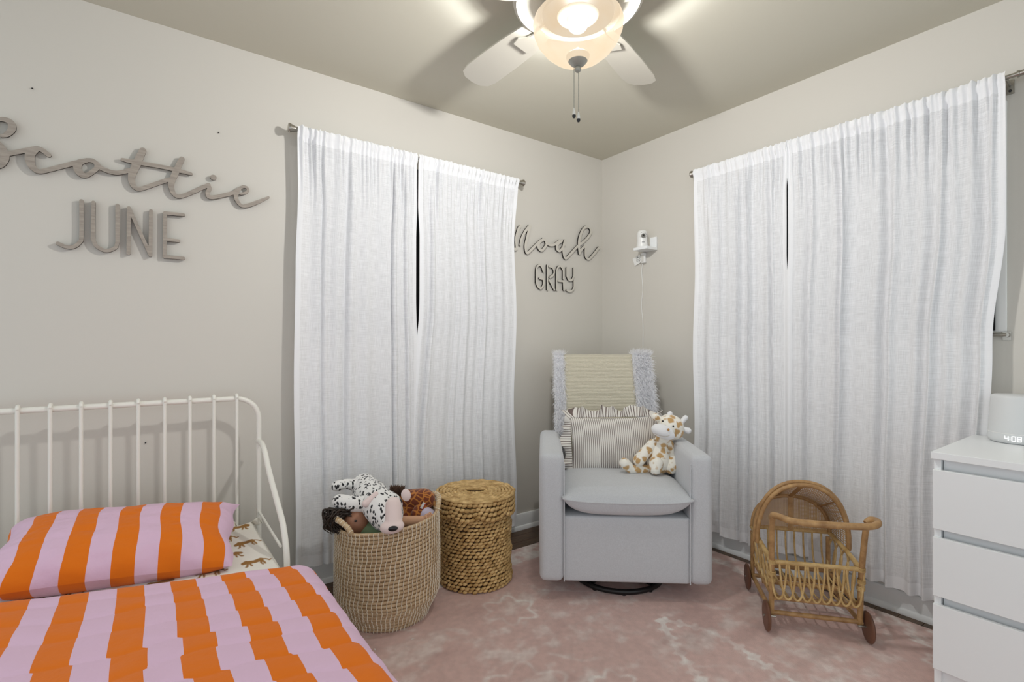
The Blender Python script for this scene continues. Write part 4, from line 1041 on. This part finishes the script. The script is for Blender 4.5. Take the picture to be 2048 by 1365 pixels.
# ================================================================ DRESSER
dx0, dx1, dy1, dy0, dz = -.585, -.078, -1.985, -3.585, .80
D0 = Vector((dx0, dy1, 0)); dr = thing('dresser', 'wide white six drawer dresser against the curtained wall', 'dresser', D0)
Dp = dx1-dx0; Wd = dy0-dy1
MB().box(0, Dp, Wd, 0, dz-.022, dz).build('top', m_white, dr, bevel=.0012)
MB().box(.016, Dp, -.022, -.004, .0095, dz-.022).build('side_panel', m_white, dr, bevel=.001)
MB().box(.016, Dp, Wd+.004, Wd+.022, .0095, dz-.022).build('side_panel', m_white, dr, bevel=.001)
MB().box(.05, Dp-.005, Wd+.022, -.022, .1, dz-.022).build('carcass', m_white, dr)
MB().box(.03, .06, Wd+.022, -.022, .0095, .1).build('plinth', m_white, dr)
zt_ = dz-.022
for (r_, h_) in ((.034, .188), (.027, .186), (.027, .206)):
    for side in (0, 1):
        y1 = -.004 if side == 0 else Wd/2-.0015; y0_ = Wd/2+.0015 if side == 0 else Wd+.004
        d_ = MB().box(.002, .018, y0_, y1, zt_-r_-h_, zt_-r_).build('drawer', m_white, dr, bevel=.0012)
        MB().box(.034, .046, y0_+.02, y1-.02, zt_-r_-.01, zt_).build('finger_pull_rail', m_white, d_)
    zt_ -= r_+h_

# white clock on the dresser
p = W(2036, 890, d=1.765); p.z = dz
ck = thing('sound_machine', 'white tapered night sound machine with a glowing clock on the dresser', 'alarm clock', p, SR+math.radians(-53))
MB().lathe([(.001, 0), (.066, 0), (.074, .004), (.0785, .014), (.079, .024), (.0775, .034), (.071, .155), (.068, .163), (.062, .166), (.001, .166)], 64).build('body', mat('matte_white_plastic', (216, 218, 219), .5), ck, ang=60)
MB().lathe([(.0775, .034), (.0782, .0345), (.0782, .0355), (.0772, .036)], 64).build('band_seam', m_pl, ck)
seg_ = {'0': 'abcdef', '4': 'fgbc', '8': 'abcdefg'}
SG = {'a': ((0, 1), (1, 1)), 'b': ((1, 1), (1, .5)), 'c': ((1, .5), (1, 0)), 'd': ((0, 0), (1, 0)), 'e': ((0, .5), (0, 0)), 'f': ((0, 1), (0, .5)), 'g': ((0, .5), (1, .5))}
dg = MB()
def onc(sx, sz): a = -PI/2+sx/.0785; return (.0792*math.cos(a), .0792*math.sin(a), .012+sz)
for ch, xo in (('4', -.022), ('0', -.004), ('8', .010)):
    for s_ in seg_[ch]:
        (xa, za), (xb, zb_) = SG[s_]; dg.tube([onc(xo+xa*.009, za*.016), onc(xo+(xa+xb)/2*.009, (za+zb_)/2*.016), onc(xo+xb*.009, zb_*.016)], .0009, 6)
for z in (.005, .011): dg.ell(onc(-.0085, z), (.0011, .0011, .0011), nu=8, nv=5)
dg.build('lit_digits', m_led, ck)

# ================================================================ BED
BX0, BX1, BY = -3.13, -2.21, -.10
bed = thing('bed', 'white metal spindle bed against the wall', 'bed', (BX1, BY, 0))
B = lambda x, y, z: (x-BX1, y-BY, z)
zt = .915
P = C3([B(BX0, BY, .0), B(BX0, BY, .5), B(BX0, BY, zt-.09)], 3)[:-1]+[B(BX0+.09-.09*math.cos(a), BY, zt-.09+.09*math.sin(a)) for a in np.linspace(0, PI/2, 8)]+[B(BX1-.09+.09*math.sin(a), BY, zt-.09+.09*math.cos(a)) for a in np.linspace(0, PI/2, 8)]+[B(BX1, BY, .5), B(BX1, BY, 0)]
MB().tube(P, .0105, 14).build('headboard_frame', m_metalw, bed)
MB().tube([B(BX0, BY, .30), B(BX1, BY, .30)], .009, 10).build('lower_rail', m_metalw, bed)
for k in range(10):
    x = -2.295-.0828*k
    MB().tube(C3([B(x, BY+.004, .29), B(x, BY-.010, .31), B(x, BY-.012, .6), B(x, BY-.012, zt-.03), B(x, BY-.015, zt+.004), B(x, BY-.006, zt+.0155), B(x, BY+.008, zt+.012), B(x, BY+.013, zt-.002)], 5), [.0062]*20+[.0062]*16, 10).build('spindle', m_metalw, bed)
for x in (BX1, BX0):
    sg = 1
    pts = [(BY+.002, .735), (BY-.018, .728), (BY-.04, .70), (BY-.075, .66), (BY-.13, .63), (BY-.20, .605), (BY-.29, .575), (BY-.38, .52), (BY-.45, .45), (BY-.49, .39), (BY-.505, .32), (BY-.505, .10), (BY-.505, .0)]
    PX = [(516, 882), (524, 888), (530, 905), (535, 930), (541, 955), (549, 985), (558, 1018), (566, 1050), (571, 1085), (573.5, 1115), (574, 1140)]
    Q = [W(a_, b_, x=BX1) for a_, b_ in PX]
    Q = [Vector((x, q_.y, q_.z)) for q_ in Q]+[Vector((x, Q[-1].y-.002, .28)), Vector((x, Q[-1].y, .12))]
    MB().tube(C3([B(*q_) for q_ in Q], 5), .0105, 12).build('side_guard', m_metalw, bed)
    MB().tube([B(x, BY, .30), B(x, -1.95, .30)], .010, 10).build('side_rail', m_metalw, bed)
    MB().tube([B(x, BY, .425), B(x, -.52, .41)], .005, 8).build('guard_bar', m_metalw, bed)
    MB().tube([B(x, -1.95, 0), B(x, -1.95, .5)], .0105, 10).build('foot_post', m_metalw, bed)
MB().tube([B(BX0, -1.95, .48), B(BX1, -1.95, .48)], .0105, 10).build('footboard_rail', m_metalw, bed)
for k in range(9): yq = -.25-.2*k; MB().box(BX0-BX1, 0, yq-.03-BY, yq+.03-BY, .285, .30).build('slat', m_metalw, bed)
# mattress with tiger print sheet
mx0, mx1, my0, my1, mz_ = BX0+.1, BX1-.018, -1.93, -.125, .395
mt = thing('mattress', 'mattress in an ivory fitted sheet printed with small brown tigers', 'mattress', (mx1, my1, .30))
MB().box(mx0-mx1, 0, my0-my1, 0, 0, mz_-.30-.02).build('mattress_core', m_mattress, mt, bevel=.02)
nu, nv = 300, 300
X = np.linspace(mx0, mx1, nu)[:, None]*np.ones(nv); Y = np.linspace(-.95, my1, nv)[None, :]*np.ones((nu, 1))
ivory = np.array(lin((236, 232, 222))); ochre = np.array(lin((150, 104, 32)))
ink = np.zeros_like(X)
def capsd(px, py, ax, ay, bx, by, r0, r1):
    dx, dy = bx-ax, by-ay; t = np.clip(((px-ax)*dx+(py-ay)*dy)/(dx*dx+dy*dy+1e-12), 0, 1); return np.hypot(px-ax-t*dx, py-ay-t*dy)-(r0+(r1-r0)*t)
def tiger(cx_, cy_, s, flip, ang):
    global ink
    m_ = (np.abs(X-cx_) < s*1.3) & (np.abs(Y-cy_) < s*1.3)
    if not m_.any(): return
    dx, dy = X[m_]-cx_, Y[m_]-cy_; c, q_ = math.cos(ang), math.sin(ang); px = (dx*c+dy*q_)/s*(-1 if flip else 1); py = (-dx*q_+dy*c)/s/2.0
    d = np.full(px.shape, 9.0)
    for seg__ in ((-.45, .05, .0, .0, .12, .10), (0, 0, .42, .06, .10, .12), (-.45, .08, -.68, .02, .12, .09), (-.42, 0, -.55, -.30, .06, .035), (-.55, -.30, -.64, -.32, .035, .03), (-.32, 0, -.28, -.30, .06, .035), (.40, 0, .30, -.22, .07, .04), (.30, -.22, .36, -.36, .04, .03), (.45, 0, .52, -.34, .065, .03), (.5, .1, .72, .0, .03, .03), (.72, 0, .84, -.14, .03, .028), (.84, -.14, .98, -.08, .028, .022)):
        d = np.minimum(d, capsd(px, py, *seg__))
    ink[m_] = np.maximum(ink[m_], 1-sst(0, .05, d))
rt = random.Random(2)
for r_ in range(8):
    for c_ in range(6):
        tiger(mx1-.075-c_*.135+(-.06 if r_ % 2 else 0)+rt.uniform(-.006, .006), my1-.05-r_*.098+rt.uniform(-.006, .006), .052, (r_+c_) % 3 == 0, rt.uniform(-.15, .15))
ed = np.minimum(np.minimum(mx1-X, X-mx0), my1-Y)
Zs = mz_-.03*(1-sst(0, .03, ed))**2+.005*(fbm(X*7, Y*7, 40)-.5)+.010*sst(.07, 0, np.hypot(X-mx1, Y-my1))+.006*np.sin(X*40+Y*22)*sst(.2, .0, np.abs(X+2.42))*sst(.25, 0, np.abs(Y+.33))
C = ivory*(1-ink[..., None])+ochre*ink[..., None]
mb = MB().grid(np.stack([X-mx1, Y-my1, Zs-.30], -1)); c4 = np.concatenate([C, np.ones(C.shape[:2]+(1,))], -1).reshape(-1, 4)
mb.build('fitted_sheet', m_sheet, mt, ang=180, colors=c4)
# small gathered sheet corners sticking up
for (px, py_, h_) in ((462, 1038, .035), (512, 1045, .03)):
    q_ = W(px, py_, y=-.15); n_ = 14; A = np.zeros((n_, 6, 3))
    for i in range(n_):
        for j in range(6): t = i/(n_-1); A[i, j] = (q_.x-mx1+.05*(t-.5), -.02+.012*math.sin(t*7+j*.5)-.008*j/5, mz_-.30+(-.01+h_*j/5*(math.sin(PI*t)**.6)))
    MB().grid(A).build('sheet_corner', m_mattress, mt, ang=180, solid=.002)
# striped bed pillow
TPL = Matrix.Translation((-2.665, -.372, .478)) @ Matrix.Rotation(math.radians(-10), 4, 'Z') @ Matrix.Rotation(math.radians(13), 4, 'X') @ Matrix.Rotation(math.radians(3), 4, 'Y')
nu, nv = 110, 70
u = np.linspace(-1, 1, nu)[:, None]*np.ones(nv); v = np.linspace(-1, 1, nv)[None, :]*np.ones((nu, 1))
def bpg(sg):
    th = .088*(1-np.abs(u)**4)**.55*(1-np.abs(v)**3)**.6
    x = u*.33*(1-.05*(1-v*v))+.006*np.sin(v*7)*u**4; y = v*.20*(1-.07*(1-np.abs(u)**2))
    wr = .014*(fbm(u*4+3, v*5, 51)-.5)+.006*np.sin(u*14+v*7)*sst(-.2, -1, v)
    z = sg*th+(wr*sst(0, .03, th) if sg > 0 else .0*wr)
    G = np.stack([x, y, z], -1); H_ = np.array(TPL)
    uu = u*.36+.012*np.sin(v*2.2+.5)+.002*np.sin(v*7+u*4)+.010
    G = (G.reshape(-1, 3) @ H_[:3, :3].T+H_[:3, 3]).reshape(G.shape)
    return G, np.stack([uu, v*.2], -1)
g1, u1 = bpg(1); g2, u2 = bpg(-1); c0 = np.array(TPL.translation); c0[2] = .395
pb_ = MB().grid(g1-c0, u1).grid((g2-c0)[:, ::-1], u2[:, ::-1]).build('bed_pillow', m_case, ang=180); pb_.location = c0
tag(pb_, 'orange and pink striped pillow resting against the white headboard', 'pillow')
# duvet
nu, nv = 210, 260
su = np.linspace(0, 1, nu)[:, None]*np.ones(nv); sv = np.linspace(0, 1, nv)[None, :]*np.ones((nu, 1))
S = -3.08+su*1.16                     # arc length coordinate across, folds over the side beyond x=-2.22
lim = -2.235; over = np.maximum(0, S-lim)
edge_y = -.52-(S+2.98)*.335
edge_y = np.where(S > -2.30, edge_y-.55*(S+2.30)*0, edge_y)
Y = edge_y+(-2.05-edge_y)*sv
R_ = .06; ang = np.clip(over/R_, 0, PI/2); rest = np.maximum(0, over-R_*PI/2)
Xd = np.minimum(S, lim)+R_*np.sin(ang)+.03*sst(0, .2, rest)
Zd = .455-R_*(1-np.cos(ang))-rest*.95
d_top = (edge_y-Y)
puff = sst(0, .10, d_top)
Zd = Zd-.048*(1-puff)**2
# pleats that cross the bed, slightly oblique
ph = d_top*10.5+1.9*fbm(S*2.2, d_top*4, 61)+S*.9
saw = ph-np.floor(ph)
Zd = Zd+.0075*(saw**.6*(1-saw**6))*puff+.030*(fbm(S*3, Y*3, 62)-.5)*puff
jog = np.floor(ph)
uu = S+.013*(vn(jog*1.7+.3, S*1.5, 71)-.5)*1.4-.012*jog*sst(-2.9, -2.2, S)*.55+.004*np.sin(Y*9+S*5)
A = np.stack([Xd-lim, Y+.7, Zd-.40], -1)
du = MB().grid(A, np.stack([uu+.072, Y], -1)).build('duvet', m_duvet, ang=180, solid=.006); du.location = (lim, -.7, .40)
tag(du, 'orange and pink striped duvet spread over the white bed', 'duvet')
